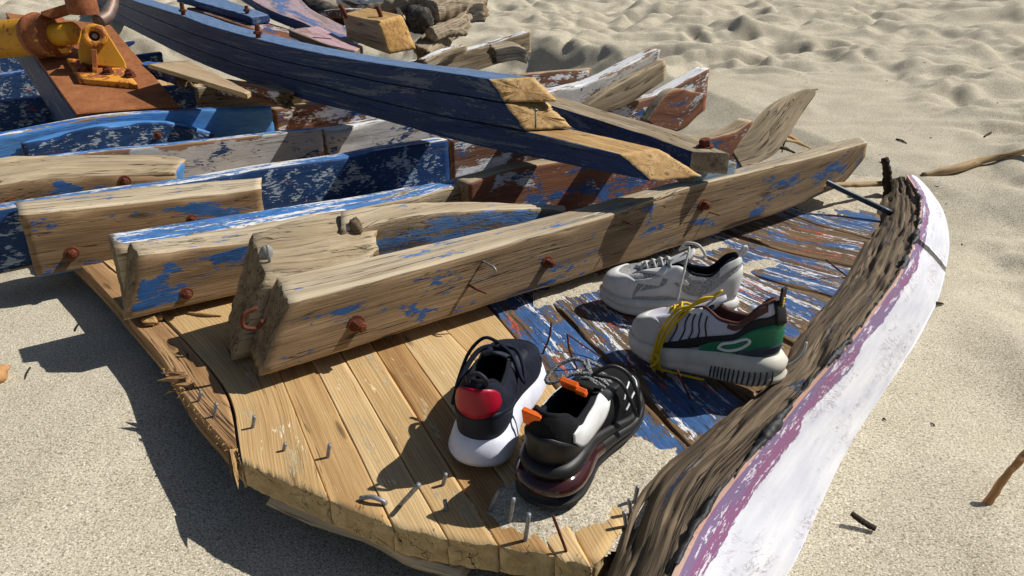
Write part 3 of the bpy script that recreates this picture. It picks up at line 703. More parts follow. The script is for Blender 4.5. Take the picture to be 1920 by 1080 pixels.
e3s = spline(E3, 60)
stud(343, 22, e3s, .012, .045, BEAM); stud(484, 64, e3s, .012, .04, BEAM)
# old iron strap marks: short nail in the split end
p = Py(1004, 240, 1.93); V, Fc = cat_meshes([prism(p, .0025, .05, 7, (0, 0, 1)), prism(p + [0, 0, .048], .006, .003, 10, (0, 0, 1))]); mk('nail', V, Fc, M['nail'], BEAM)

# lighter plank behind with a bolt through its end
FT = Ps([(985, 182), (1033, 198), (1127, 227), (1227, 260), (1297, 284)], .402); BT = Ps([(1000, 168), (1047, 180), (1133, 207), (1260, 243), (1368, 288)], .402)
dn = np.array([0, 0, -.055])
o = timber('loose_timber', FT + dn, FT, BT, BT + dn, [M['navy'], M['face_rw'], M['navy'], M['bare_grey']], None, seed=65, side=(0, 3, 2, 2), end=3, chip=.006, seg=.02)
tag(o, 'grey topped timber with a rusty bolt head at its end, behind the navy beam', 'timber')
q = P(1322, 275, .404); V, Fc = cat_meshes([prism(q, .017, .022, 6, (-.15, -.1, 1), bev=.003), prism(q - [0, 0, .003], .024, .006, 14, (-.15, -.1, 1))])
mk('bolt', V, Fc, M['rust'], o, smooth=False)
FT = Ps([(1306, 322), (1382, 305)], .345); dn = np.array([0, 0, -.044]); BT = FT + np.array([-.035, .075, 0])
M['blue_grey'] = wood('faded_blue_grey_wood', (150, 146, 136), (108, 100, 88), crk=.8, paints=[((128, 150, 166), (104, 128, 148), .6, .2, .06, .5)])
o = timber('wooden_block', FT + dn, FT, BT, BT + dn, [M['bare'], M['blue_grey']], None, seed=66, side=(1, 1, 1, 1), end=0, chip=.006, seg=.012)
tag(o, 'small faded blue grey block wedged under the bolted timber end', 'wood block')
# flat board and pointed board leaning at the end of the brown primed frame
FB = np.array([Py(1389, 315, 2.40), Py(1436, 296, 2.47), Py(1480, 234, 2.59), Py(1513, 184, 2.68)]); FT = np.array([Py(1371, 288, 2.42), Py(1425, 212, 2.53), Py(1478, 178, 2.63), Py(1517, 172, 2.69)])
th = np.array([.045, .03, .01])
o = timber('pointed_board', FB, FT, FT + th, FB + th, [M['drift'], M['bare_grey'], M['end']], None, seed=67, side=(1, 0, 1, 1), end=2, chip=.006, seg=.014, rough=.002)
tag(o, 'grey pointed board with a long crack, leaning upright beside the frame ends', 'board')
# planks heaped behind the navy beam
FT = np.array([Py(330, -8, 5.0), Py(391, 9, 4.65), Py(444, 24, 4.3), Py(470, 33, 4.15)]); BT = np.array([Py(400, -10, 5.2), Py(440, 5, 4.75), Py(485, 20, 4.4), Py(505, 28, 4.27)]); dn = np.array([0, 0, -.04])
o = timber('loose_plank', FT + dn, FT, BT, BT + dn, [M['face_brown'], M['navy_top'], M['navy']], None, seed=70, side=(2, 1, 2, 2), end=2, chip=.006, seg=.03); tag(o, 'blue topped plank with an upright rusty bolt, behind the navy beam', 'plank')
q = Py(463, 21, 4.28); V, Fc = cat_meshes([prism(q - [0, 0, .02], .011, .05, 8, (0, 0, 1), bev=.002), prism(q - [0, 0, .002], .019, .014, 6, (0, 0, 1), bev=.002)]); mk('bolt', V, Fc, M['rust'], o, smooth=False)
dz = np.array([0, 0, -.045]); FT2 = np.array([Py(350, 14, 4.85), Py(430, 40, 4.25), Py(540, 78, 3.75)]); BT2 = FT2 + np.array([.14, .14, 0])
o = timber('loose_plank', FT2 + dn * 2, FT2, BT2, BT2 + dn * 2, [M['face_brown'], M['navy']], None, seed=71, side=(0, 0, 1, 1), end=1, chip=.006, seg=.03); tag(o, 'dark red brown plank under the blue topped plank', 'plank')
FT = np.array([Py(450, -14, 4.9), Py(500, 16, 4.4), Py(570, 44, 4.05), Py(655, 78, 3.8)]); BT = np.array([Py(560, -10, 5.2), Py(580, 14, 4.65), Py(620, 36, 4.35), Py(672, 62, 4.1)]); dn = np.array([0, 0, -.05])
M['pink_grey'] = wood('pink_grey_paint', (170, 150, 138), (124, 106, 94), crk=.5, paints=[((176, 150, 152), (150, 130, 136), .6, .4, .1, .4), ((92, 116, 160), (72, 96, 140), .4, .4, .12, .4)])
o = timber('loose_plank', FT + dn, FT, BT, BT + dn, [M['navy'], M['pink_grey']], None, seed=72, side=(0, 1, 0, 0), end=0, chip=.006, seg=.03); tag(o, 'wide plank with faded pink and blue paint running up to the sawn block', 'plank')
FT = np.array([Py(541, 56, 3.72), Py(615, 84, 3.5), Py(668, 96, 3.42)]); BT = np.array([Py(597, 48, 3.86), Py(640, 70, 3.7), Py(680, 86, 3.58)]); dn = np.array([0, 0, -.035])
M['pink'] = wood('pale_pink_paint', (186, 160, 146), (140, 116, 100), crk=.5, paints=[((190, 156, 160), (170, 140, 146), .62, .3, .1, .4)])
o = timber('short_plank', FT + dn, FT, BT, BT + dn, [M['end'], M['pink']], None, seed=73, side=(0, 1, 0, 0), end=0, chip=.008, seg=.02, jag=(.015, 0)); tag(o, 'short broken plank with pale pink top just behind the navy beam', 'plank')
# sawn block with two rusty bolts
FB = np.array([Py(652, 74, 3.78), Py(728, 102, 3.55)]); FT = np.array([Py(643, 26, 3.75), Py(710, 41, 3.53)]); BT = np.array([Py(690, 14, 3.95), Py(754, 28, 3.72)]); BB = np.array([Py(715, 66, 3.95), Py(780, 92, 3.70)])
M['gold'] = wood('golden_sawn_wood', (204, 164, 100), (168, 122, 66), crk=.5, fib=.5, tone=.4)
o = timber('sawn_block', FB, FT, BT, BB, [M['bare'], M['gold'], M['fresh']], None, seed=74, side=(0, 2, 0, 0), end=1, chip=.008, seg=.015, r=.004, jag=(.01, .004)); tag(o, 'square sawn timber block with golden end and two rusty bolts in its top', 'wood block')
for (a, b, c2, d2_) in ((650, 34, 637, 8), (716, 40, 708, 12)):
    V, Fc = tube([Py(a, b, 3.66), Py((a + c2) / 2 + 1, (b + d2_) / 2, 3.66), Py(c2, d2_, 3.66)], [.010, .011, .013], 8, cap=True); mk('bolt', V, Fc, M['rust'], o)
# driftwood logs behind
M['charlog'] = wood('dark_driftwood', (112, 104, 94), (58, 52, 46), crack=(18, 16, 14), crk=1.1, fib=.7, tone=.8, bump=1.2)
def log(pts, r, mat, label, seed, cat='driftwood log', n=18, seg=40, wob=.28, name='driftwood_log'):
    V, Fc = tube(pts, r, n, seg, True, wob, seed)
    k = (len(V) - 2) // n; s = np.linspace(0, np.linalg.norm(np.asarray(pts[-1]) - np.asarray(pts[0])), k)
    a = np.arange(n) * 2 * math.pi / n
    G = np.stack([np.repeat(s, n), np.tile(np.cos(a) * .06, k), np.tile(np.sin(a) * .06, k)], 1); G = np.vstack([G, [[0, 0, 0], [s[-1], 0, 0]]]) + seed
    return tag(mk(name, V, Fc, mat, None, gc=G), label, cat)
log([Py(770, 22, 4.9), Py(785, 30, 4.3), Py(792, 38, 4.0)], [.05, .062, .056], M['charlog'], 'charred round log end with dark rings, behind the sawn block', 80)
log([Py(870, 5, 4.9), Py(836, 14, 4.5), Py(805, 20, 4.25)], [.07, .075, .06], M['drift'], 'thick pale driftwood log over the charred log', 81)
log([Py(876, 34, 4.7), Py(840, 50, 4.3), Py(806, 62, 4.0)], [.03, .034, .03], M['drift'], 'thin grey driftwood branch with sawn knot beside the charred log', 82)
FT = np.array([Py(876, 24, 4.62), Py(842, 52, 4.3), Py(806, 92, 3.9)]); dn = np.array([.02, -.02, -.09]); th = np.array([-.10, .06, .02])
tag(timber('split_board', FT + dn, FT, FT + th, FT + th + dn, [M['bare_grey'], M['drift'], M['end']], None, seed=83, side=(0, 1, 0, 0), end=2, chip=.016, knock=.012, rough=.004, seg=.02, jag=(.05, .03)), 'grey split board leaning toward the navy beam from the driftwood', 'board')
FT = np.array([Py(905, 6, 5.0), Py(868, 6, 4.8), Py(822, -4, 4.6)]); dn = np.array([.0, -.02, -.12]); th = np.array([.02, .14, .04])
tag(timber('split_board', FT + dn, FT, FT + th, FT + th + dn, [M['charlog'], M['bare_grey'], M['end']], None, seed=88, side=(0, 1, 0, 0), end=2, chip=.016, knock=.014, rough=.005, seg=.02, jag=(.05, .03)), 'dark weathered broken board at the back of the driftwood heap', 'board')
FT = np.array([Py(930, 92, 4.1), Py(965, 86, 4.2), Py(985, 92, 4.25)]); dn = np.array([.0, -.01, -.08]); th = np.array([-.04, .10, .02])
tag(timber('split_board', FT + dn, FT, FT + th, FT + th + dn, [M['charlog'], M['drift'], M['end']], None, seed=89, side=(0, 1, 0, 0), end=2, chip=.014, knock=.010, rough=.004, seg=.02, jag=(.04, .04)), 'broken board stub under the flat bleached frame end', 'board')
log([Py(640, 22, 4.75), Py(600, 6, 4.9), Py(556, -10, 5.2)], [.03, .036, .03], M['drift'], 'thin bleached branch lying on the long dark grey log', 93)
log([Py(812, 70, 4.0), Py(838, 60, 4.15), Py(872, 62, 4.3)], [.022, .03, .02], M['drift'], 'short stub of branch pointing right from the split board', 94)
log([Py(800, 60, 4.2), Py(760, 48, 4.3), Py(745, 20, 4.5)], [.02, .026, .02], M['charlog'], 'thin dark root between the sawn block and the charred log', 95)
log([Py(545, -6, 5.2), Py(590, 14, 4.9), Py(640, 32, 4.6)], [.05, .056, .05], M['charlog'], 'long dark grey log lying behind the pink plank', 84)
log([Py(640, 4, 5.0), Py(700, 6, 4.9), Py(760, 2, 4.8)], [.05, .05, .04], M['white_top'], 'white painted round timber behind the sawn block', 85)
log([Py(690, 22, 4.7), Py(740, 12, 4.6), Py(800, -6, 4.6)], [.04, .05, .05], M['drift'], 'cracked pale branch above the sawn block', 86)

def shard(p0, p1, dn, th, mats, seed, label):
    FT = np.array([p0, (p0 + p1) / 2 + [0, 0, .01], p1])
    tag(timber('split_board', FT + dn, FT, FT + th, FT + th + dn, mats, None, seed=seed, side=(0, 1, 0, 0), end=2, chip=.014, knock=.012, rough=.003, seg=.02, jag=(.05, .06)), label, 'board')
shard(Py(596, 22, 4.7), Py(668, 20, 4.3), np.array([0, 0, -.05]), np.array([.06, .10, .01]), [M['face_rw'], M['white_top'], M['end']], 101, 'broken board with flaking white paint between the dark grey log and the sawn block')
shard(Py(800, 112, 3.75), Py(872, 86, 4.0), np.array([0, 0, -.05]), np.array([-.05, .08, .0]), [M['bare_grey'], M['white_top'], M['end']], 102, 'short jagged board with traces of white paint below the split grey board')
shard(Py(700, -4, 5.0), Py(812, 6, 4.7), np.array([0, 0, -.06]), np.array([.03, .12, .02]), [M['face_blue'], M['navy_top'], M['end']], 103, 'jagged blue board at the top behind the sawn block')
shard(Py(250, 118, 3.5), Py(330, 138, 3.25), np.array([0, 0, -.06]), np.array([.06, .08, .0]), [M['face_blue'], M['top_blue2'], M['end']], 104, 'broken blue board lying beside the rusty plate, under the plywood offcut')
shard(Py(400, 150, 3.2), Py(520, 172, 2.95), np.array([0, 0, -.07]), np.array([.05, .06, .0]), [M['face_rw'], M['bare_grey'], M['end']], 105, 'chipped brown board in the shade under the navy beam')
# triangular plywood offcut
tri = [Py(277, 119, 3.15), Py(356, 113, 3.35), Py(470, 172, 2.85), Py(463, 176, 2.82)]
M['ply'] = wood('pale_plywood', (186, 164, 132), (158, 134, 104), crk=.1, fib=.3, tone=.3)
FT = np.array([tri[0], (tri[0] * .5 + tri[3] * .5), tri[3]]); BT = np.array([tri[1], tri[1] * .5 + tri[2] * .5, tri[2]]); dn = np.array([0, 0, -.02])
o = timber('plywood_offcut', FT + dn, FT, BT, BT + dn, [M['ply'], M['sawn']], None, seed=87, side=(1, 0, 1, 1), end=1, chip=.002, seg=.03, r=.002); tag(o, 'pale triangular plywood offcut lying between the rusty plate and the navy beam', 'plywood piece')

# ------------------------------------------------------------------ hydraulic ram bolted to a rusty plate
n = N('chipped_yellow_paint'); g = n.obj()
a_ = n.noise(g, 11, 5, .62); b_ = n.noise(g, 70, 4, .65)
chipm = n.ramp(n.math('ADD', a_, n.math('MULTIPLY', n.math('SUBTRACT', b_, .5), .5)), .61, .625)
rustc = n.mix(n.ramp(b_, .3, .7), lin((120, 66, 34)), lin((158, 92, 46)))
yel = n.mix(n.ramp(n.noise(g, 6, 3), .3, .7), lin((206, 152, 34)), lin((184, 126, 26)))
M['yellow'] = n.out(n.mix(chipm, yel, rustc), .6, n.bump(n.math('MULTIPLY', chipm, -1), .5, .002))
n = N('rust_over_yellow'); g = n.obj()
a_ = n.noise(g, 9, 5, .62, .5); b_ = n.noise(g, 70, 4, .65)
chipm = n.ramp(n.math('ADD', a_, n.math('MULTIPLY', n.math('SUBTRACT', b_, .5), .5)), .60, .615)
rustc = n.mix(n.ramp(b_, .3, .7), lin((112, 62, 34)), lin((156, 92, 50)))
M['rusty_yellow'] = n.out(n.mix(chipm, rustc, lin((210, 150, 46))), .75, n.bump(b_, .5, .002))
M['rust_orange'] = M['rusty_yellow']
n = N('worn_yellow_over_rust'); g = n.obj()
a_ = n.noise(g, 12, 5, .62, .5); b_ = n.noise(g, 70, 4, .65)
chipm = n.ramp(n.math('ADD', a_, n.math('MULTIPLY', n.math('SUBTRACT', b_, .5), .5)), .49, .505)
M['rusty_yellow'] = n.out(n.mix(chipm, n.mix(n.ramp(b_, .3, .7), lin((120, 66, 36)), lin((164, 98, 52))), n.mix(n.ramp(b_, .3, .7), lin((222, 156, 50)), lin((196, 128, 34)))), .7, n.bump(b_, .5, .002))
n = N('rusty_steel_plate'); g = n.obj()
a_ = n.noise(g, 7, 5, .6, .4); b_ = n.noise(g, 60, 5, .7); c_ = n.noise(g, 260, 3, .7)
c = n.mix(n.ramp(a_, .35, .65), lin((126, 76, 46)), lin((162, 106, 66)))
c = n.mix(n.ramp(b_, .5, .75, 0, .8), c, lin((98, 56, 36))); c = n.mix(n.ramp(c_, .55, .7, 0, .5), c, lin((182, 126, 84)))
M['plate'] = n.out(c, .85, n.bump(n.math('ADD', b_, c_), .4, .002), spec=.2)
c1, c2, c3, c4 = Py(143, 214, 2.86), Py(337, 199, 3.03), Py(207, 47, 4.0), Py(10, 24, 4.0)
RAM = base('hydraulic_ram', c1, 'yellow and rusty hydraulic ram bolted to a big rusty steel plate', 'hydraulic ram')
u1 = (c2 - c1) / np.linalg.norm(c2 - c1); u2 = c4 - c1; pn = np.cross(u1, u2); pn /= np.linalg.norm(pn); u2 = np.cross(pn, u1)
c3 = Ppl(207, 47, c1, pn); c4 = Ppl(10, 24, c1, pn)
FTp, BTp = np.array([c1, (c1 + c4) / 2, c4]), np.array([c2, (c2 + c3) / 2, c3])
timber('foot_plate', FTp - pn * .014, FTp, BTp, BTp - pn * .014, [M['plate']], RAM, seed=90, side=(0, 0, 0, 0), end=0, chip=.001, r=.002, rough=.0006, seg=.03)
sl = np.array([-.03, -.02, -.13]); k1, k2 = FTp - pn * .02 + u1 * .0, BTp - pn * .02 - u1 * .02
timber('support_beam', k1 + sl, k1, k2, k2 + np.array([0, 0, -.13]), [M['navy'], M['face_blue']], RAM, seed=91, side=(0, 0, 0, 0), end=1, seg=.03, chip=.006)
bp = [Ppl(x, y, c1 + pn * .025, pn) for x, y in ((124, 108), (147, 147), (257, 157), (226, 119))]
FTb, BTb = np.array([bp[1], bp[2]]), np.array([bp[0], bp[3]])
MB_ = timber('base_plate', FTb - pn * .028, FTb, BTb, BTb - pn * .028, [M['rusty_yellow']], RAM, seed=92, side=(0, 0, 0, 0), end=0, chip=.001, r=.003, rough=.0004, seg=.03)
for px, py in ((158, 132), (203, 137), (244, 143), (160, 114)):
    q = Ppl(px, py, c1 + pn * .025, pn); V, Fc = cat_meshes([prism(q, .026, .006, 14, pn, bev=.001), prism(q, .020, .024, 6, pn, bev=.003), prism(q, .010, .034, 8, pn, bev=.002)]); mk('bolt', V, Fc, M['rust'], MB_, smooth=False)
# lug with eye
la = np.array([.42, -.9, .12]); la /= np.linalg.norm(la); lo_ = Ppl(180, 128, c1 + pn * .025, pn)
def slab(pts, o, nn, t, mat, name, parent, bev=.004):
    q = [Ppl(x, y, o, nn) for x, y in pts]; c = np.mean(q, axis=0); m = len(q)
    V = q + [c + (p - c) * (1 - bev / np.linalg.norm(p - c)) + nn * bev for p in q] ; B = [p - nn * t for p in q]
    V = np.vstack([V, B]); Fc = [tuple(range(m, 2 * m)), tuple(range(2 * m, 3 * m))[::-1]]
    for i in range(m):
        k = (i + 1) % m; Fc.append((i, k, m + k, m + i)); Fc.append((2 * m + i, 2 * m + k, k, i))
    return mk(name, V, Fc, mat, parent, smooth=False)
slab([(150, 120), (146, 96), (152, 66), (160, 50), (176, 44), (192, 48), (201, 62), (234, 116), (236, 128), (196, 124)][::-1], lo_, la, .05, M['yellow'], 'lug', RAM)
sidev = np.cross([0, 0, 1], la)
eb = Ppl(178, 68, lo_ + la * .0, la)
parts = []
n_ = 28; rr = [(.050, 0), (.050, .028), (.046, .032), (.024, .032), (.022, .022), (.022, -.05)]
uu = np.cross(la, [0, 0, 1]); uu /= np.linalg.norm(uu); vv_ = np.cross(la, uu); V = []; Fc = []
for r_, z_ in rr:
    for j in range(n_):
        a = 2 * math.pi * j / n_; V.append(eb + la * z_ + (uu * math.cos(a) + vv_ * math.sin(a)) * r_)
for i in range(len(rr) - 1):
    for j in range(n_):
        k = (j + 1) % n_; Fc.append((i * n_ + j, (i + 1) * n_ + j, (i + 1) * n_ + k, i * n_ + k))
mk('eye_boss', V, Fc, M['rusty_yellow'], RAM)
V, Fc = prism(eb - la * .03, .0225, .035, 20, la, bev=.002); o = mk('pin', V, Fc, M['rust'], RAM, smooth=False)
V, Fc = prism(eb + la * .004, .011, .005, 12, la); mk('grease_nipple', V, Fc, M['nail'], o, smooth=False)
slab([(171, 92), (180, 92), (182, 140), (174, 139)][::-1], lo_ + la * .055, la, .055, M['rusty_yellow'], 'gusset', RAM, .002)
# barrel, collar, rod and clevis on one axis running left
ax0, ax1 = Py(-140, 86, 3.60), Py(140, 62, 3.38); ad = (ax1 - ax0) / np.linalg.norm(ax1 - ax0)
def lathe(prof, o, d, n=36):
    u = np.cross(d, [0, 0, 1.]); u /= np.linalg.norm(u); v = np.cross(d, u); V = []; Fc = []
    for r_, z_ in prof:
        for j in range(n):
            a = 2 * math.pi * j / n; V.append(o + d * z_ + (u * math.cos(a) + v * math.sin(a)) * r_)
    for i in range(len(prof) - 1):
        for j in range(n):
            k = (j + 1) % n; Fc.append((i * n + j, i * n + k, (i + 1) * n + k, (i + 1) * n + j))
    return np.array(V), Fc
def at_px(px):
    i = np.linspace(0, 1, 400); c_ = ax0 + (ax1 - ax0) * i[:, None]
    xs = 960 + F_PX * c_[:, 0] / (c_[:, 1] * math.cos(TH) - (c_[:, 2] - CAM_H) * math.sin(TH))
    return i[np.argmin(abs(xs - px))] * np.linalg.norm(ax1 - ax0)
zA, zB, zC, zD_ = at_px(66), at_px(74), at_px(104), at_px(138)
V, Fc = lathe([(0, 0), (.083, 0), (.083, zA * .5), (.084, zA)], ax0, ad); mk('barrel', V, Fc, M['yellow'], RAM)
V, Fc = lathe([(.083, zA - .005), (.094, zA), (.102, zB), (.104, zB + .012), (.096, zB + .018), (.096, zC - .02), (.10, zC - .012), (.10, zC), (.04, zC + .004)], ax0, ad); mk('gland_collar', V, Fc, M['rust_orange'], RAM)
V, Fc = lathe([(.05, zC), (.05, zD_), (.046, zD_ + .006), (0, zD_ + .006)], ax0, ad); mk('rod', V, Fc, M['yellow'], RAM)
# clevis arm above, with its upper eye
q = [(78, 28), (76, 22), (128, 6), (140, 2), (172, 4), (176, 18), (172, 26), (128, 24), (96, 34)]
slab(q[::-1], ax0 + ad * zC + np.array([.05, -.06, .07]), la, .08, M['rust_orange'], 'clevis', RAM)
tp = Py(152, 2, 3.38); V, Fc = lathe([(.022, .06), (.022, .075), (.06, .075), (.064, .068), (.064, 0)], tp - np.array([0, 0, .05]), np.array([0, 0, 1.]) + .12 * la); mk('upper_eye', V, Fc, M['rust_orange'], RAM)
slab([(108, 90), (116, 100), (132, 98), (134, 84), (126, 88), (116, 92)][::-1], ax0 + ad * zC + np.array([.02, -.1, 0]), la, .03, M['rusty_yellow'], 'lower_clevis_jaw', RAM, .002)
V, Fc = tube([Py(184, 40, 3.45), Py(198, 32, 3.5), Py(207, 16, 3.55), Py(210, -4, 3.6), Py(206, -30, 3.65)], .03, 14, 30)
M['pipe'] = plain('grey_rusty_pipe', (128, 128, 128), .55, .5, sc=25, col2=(120, 84, 60)); mk('bent_pipe', V, Fc, M['pipe'], RAM)
# ------------------------------------------------------------------ shoes
def fabric(name, col, col2, sc=900, rough=.85, bump=.5, spec=.2, weave=True):
    n = N(name); g = n.obj()
    a = n.vor(g, sc) if weave else n.noise(g, sc, 2)
    c = n.mix(n.ramp(a, .25, .75), lin(col), lin(col2)); c = n.mix(n.ramp(n.noise(g, 45, 4), .45, .75, 0, .0 if max(col) < 60 else .1), c, lin((190, 176, 146)) if max(col) < 200 else lin((170, 160, 140)))
    return n.out(c, rough, n.bump(a, bump, .0012), spec=spec)
def leather(name, col, col2=None, rough=.5, sc=500, dust=.25, bump=.15):
    n = N(name); g = n.obj(); a = n.noise(g, sc, 3)
    if max(col) < 60: dust *= .0
    c = n.mix(n.ramp(n.noise(g, 30, 4), .3, .7), lin(col), lin(col2 or [v * .88 for v in col]))
    c = n.mix(n.ramp(n.noise(g, 60, 5, .7), .56, .74, 0, dust), c, lin((184, 170, 140)))
    return n.out(c, rough, n.bump(a, bump, .0008), spec=.4)
class Shoe:
    UC = [0, .03, .06, .10, .14, .22, .30, .36, .42, .46, .48, .5]
    SX = [0, .004, .014, .035, .06, .10, .145, .185, .225, .258, .276, .288]
    SY = [0, .016, .027, .034, .036, .035, .040, .0465, .047, .038, .025, 0]
    NU = 176
    def __init__(s, A, yaw, L, pitch=0, roll=0, zt=(.040, .026), wide=1., hb=.092, hm=.072, hf=.082, ht=(.066, .058), toe=3.0, bulge=.004, curve=.004, sole_prof=None, spring=.014, collar_x=.203, flare=0., tight=1., zs=1.):
        s.k = L / .29; s.zs = np.array([1, 1, zs]); s.A = np.array(A, float)
        cy, sy = math.cos(math.radians(yaw)), math.sin(math.radians(yaw)); cp, sp = math.cos(math.radians(pitch)), math.sin(math.radians(pitch)); cr, sr = math.cos(math.radians(roll)), math.sin(math.radians(roll))
        Rz = np.array([[cy, -sy, 0], [sy, cy, 0], [0, 0, 1]]); Ry = np.array([[cp, 0, -sp], [0, 1, 0], [sp, 0, cp]]); Rx = np.array([[1, 0, 0], [0, cr, -sr], [0, sr, cr]])
        s.R = Rz @ Ry @ Rx
        u = np.arange(s.NU) / s.NU; s.u = u; ua = np.minimum(u, 1 - u); sg = np.where(u < .5, -1, 1)
        sm = lambda v: np.convolve(np.r_[v[-4:], v, v[:4]], np.array([1, 2, 3, 4, 5, 4, 3, 2, 1]) / 25, 'valid')
        x = np.interp(ua, s.UC, s.SX); y = np.interp(ua, s.UC, s.SY) * sg * wide
        x, y = sm(x), sm(y); y = y + curve * np.sin(np.clip(x / .29, 0, 1) * np.pi * 1.5 + .3)
        s.sx, s.sy = x, y
        tx, ty = np.gradient(np.r_[x[-1:], x, x[:1]])[1:-1], np.gradient(np.r_[y[-1:], y, y[:1]])[1:-1]; l = np.hypot(tx, ty) + 1e-9
        s.nx, s.ny = ty / l * -1, tx / l                                   # outward
        cx_, cy_ = x - .14, y
        flip = np.sign(np.sum(s.nx * cx_ + s.ny * cy_)); s.nx *= flip; s.ny *= flip
        s.ztop = zt[0] + (zt[1] - zt[0]) * np.clip((x - .05) / .15, 0, 1) ** 1.2 + .006 * np.clip((x - .24) / .05, 0, 1)
        s.zbot = spring * np.clip((x - .2) / .09, 0, 1) ** 2 + .004 * np.clip((.03 - x) / .03, 0, 1)
        prof = sole_prof or [(0, -.006), (.04, -.001), (.15, .002), (.4, .003), (.7, .001), (.92, -.001), (1, -.004)]
        s.prof = prof; fl = 1 + flare * np.clip((.09 - x) / .09, 0, 1)
        rings = []
        for v, o in prof:
            rings.append(np.stack([x + s.nx * o * fl, y + s.ny * o * fl, s.zbot + (s.ztop - s.zbot) * v], 1))
        s.sole = np.stack(rings, 0)
        # collar loop
        KU = [0, .05, .10, .15, .22, .29, .36, .44, .48, .5]
        KX = [.006, .012, .032, .058, .095, .122, .150, .182, .197, collar_x]
        KY = [0, .016, .025, .028, .028, .0235, .0185, .0135, .008, 0]
        KZ = [hb, hb - .001, hb - .008, hm, hm + .002, hf, hf - .25 * (hf - ht[1]), ht[0], ht[1], ht[1] - .002]
        kx, ky, kz = sm(np.interp(ua, KU, KX)), sm(np.interp(ua, KU, KY) * sg), sm(np.interp(ua, KU, KZ))
        ky = ky * tight + curve * np.sin(np.clip(kx / .29, 0, 1) * np.pi * 1.5 + .3)
        s.K = np.stack([kx, ky, kz], 1); S = np.stack([x - s.nx * .004, y - s.ny * .004, s.ztop - .002], 1)
        s.NT = 26; t = np.linspace(0, 1, s.NT); toew = np.clip((ua - .34) / .14, 0, 1)[None, :]
        T = t[:, None]
        p = 1.25 + (toe - 1.25) * toew
        zf = 1 - (1 - T) ** p
        hf_ = T ** (1.15 + .25 * toew)
        g = S[None] + (s.K - S)[None] * np.stack([hf_, hf_, zf], 2)
        b = bulge * np.sin(np.pi * T) * (1 + .8 * toew)
        g[:, :, 0] += s.nx[None] * b; g[:, :, 1] += s.ny[None] * b
        heelw = np.clip((.07 - ua) / .07, 0, 1)[None, :]; g[:, :, 0] += -.004 * np.sin(np.pi * T) * heelw
        s.up = g
    def w(s, p): return (np.asarray(p, float) * s.k * s.zs) @ s.R.T + s.A
    def start(s, label, group=None):
        s.root = base('shoe', s.A, label, 'shoe', group); return s.root
    def ev(s, u, t, off=0.):
        u = (np.asarray(u, float) % 1) * s.NU; t = np.clip(np.asarray(t, float), 0, 1) * (s.NT - 1)
        i = np.floor(u).astype(int); f = (u - i)[..., None]; j = np.minimum(np.floor(t).astype(int), s.NT - 2); h = (t - j)[..., None]; i0 = i % s.NU; i1 = (i + 1) % s.NU
        q = (s.up[j, i0] * (1 - f) + s.up[j, i1] * f) * (1 - h) + (s.up[j + 1, i0] * (1 - f) + s.up[j + 1, i1] * f) * h
        du = s.up[j, i1] - s.up[j, i0]; dt = s.up[j + 1, i0] - s.up[j, i0]; nn = np.cross(du, dt); nn /= np.linalg.norm(nn, axis=-1)[..., None] + 1e-12
        o = np.where(np.sum(nn * (q - [.12, 0, .03]), -1) < 0, -1, 1)[..., None]
        return q + nn * o * np.asarray(off)[..., None] if np.ndim(off) else q + nn * o * off
    def evs(s, u, v, off=0.):
        u = (np.asarray(u, float) % 1) * s.NU; i = np.floor(u).astype(int); f = (u - i)[..., None]; i0 = i % s.NU; i1 = (i + 1) % s.NU
        vs_ = [p[0] for p in s.prof]; jf = np.interp(v, vs_, np.arange(len(vs_))); j = np.minimum(np.floor(jf).astype(int), len(vs_) - 2); h = (jf - j)[..., None]
        q = (s.sole[j, i0] * (1 - f) + s.sole[j, i1] * f) * (1 - h) + (s.sole[j + 1, i0] * (1 - f) + s.sole[j + 1, i1] * f) * h
        nrm = np.stack([s.nx[i0], s.ny[i0], np.zeros_like(s.nx[i0])], -1)
        return q + nrm * off
    def grid(s, name, G, mat, parent=None, wrap=False, mi=None, both=0., label=None):
        """surface grid rows x cols x 3 in shoe space; both>0 gives a thickness"""
        r, c = G.shape[:2]; Fc = []
        cc = c if wrap else c - 1
        for i in range(r - 1):
            for j in range(cc):
                k = (j + 1) % c; Fc.append((i * c + j, i * c + k, (i + 1) * c + k, (i + 1) * c + j))
        return mk(name, s.w(G.reshape(-1, 3)), Fc, mat, parent or s.root, mi=mi, label=label)
    def make_sole(s, mats, pick=None, name='sole', under=None):
        r = s.sole; n = s.NU; rows = list(r)
        bot = np.stack([.14 + (s.sx - .14) * .5, s.sy * .5, np.interp(.14 + (s.sx - .14) * .5, [0, .2, .29], [0, 0, .01])], 1)
        rows = [bot] + rows + [np.stack([s.sx - s.nx * .012, s.sy - s.ny * .012, s.ztop - .003], 1)]
        G = np.stack(rows); mi = []
        for i in range(len(rows) - 1):
            for j in range(n): mi.append(pick(i, s.u[j]) if pick else 0)
        return s.grid(name, G, mats, wrap=True, mi=mi)
    def make_upper(s, mats, lining, pick=None, wrink=.0, seed=1, roll=.006):
        G = s.up.copy()
        if wrink:
            q = G * [60, 60, 60]; d = (fbm(q, 3, seed) - .5) * 2 * wrink
            nn = np.stack([s.nx, s.ny, .5 * np.ones(s.NU)], 1); G = G + nn[None] * d[..., None] * np.sin(np.pi * np.linspace(0, 1, s.NT))[:, None, None]
        mi = [pick(s.u[j], (i + .5) / (s.NT - 1)) if pick else 0 for i in range(s.NT - 1) for j in range(s.NU)]
        s.grid('upper', G, mats, wrap=True, mi=mi)
        K = s.K; c = np.array([.11, 0, 0]); inn = np.stack([-s.nx, -s.ny, np.zeros(s.NU)], 1); up = np.array([0, 0, 1.])
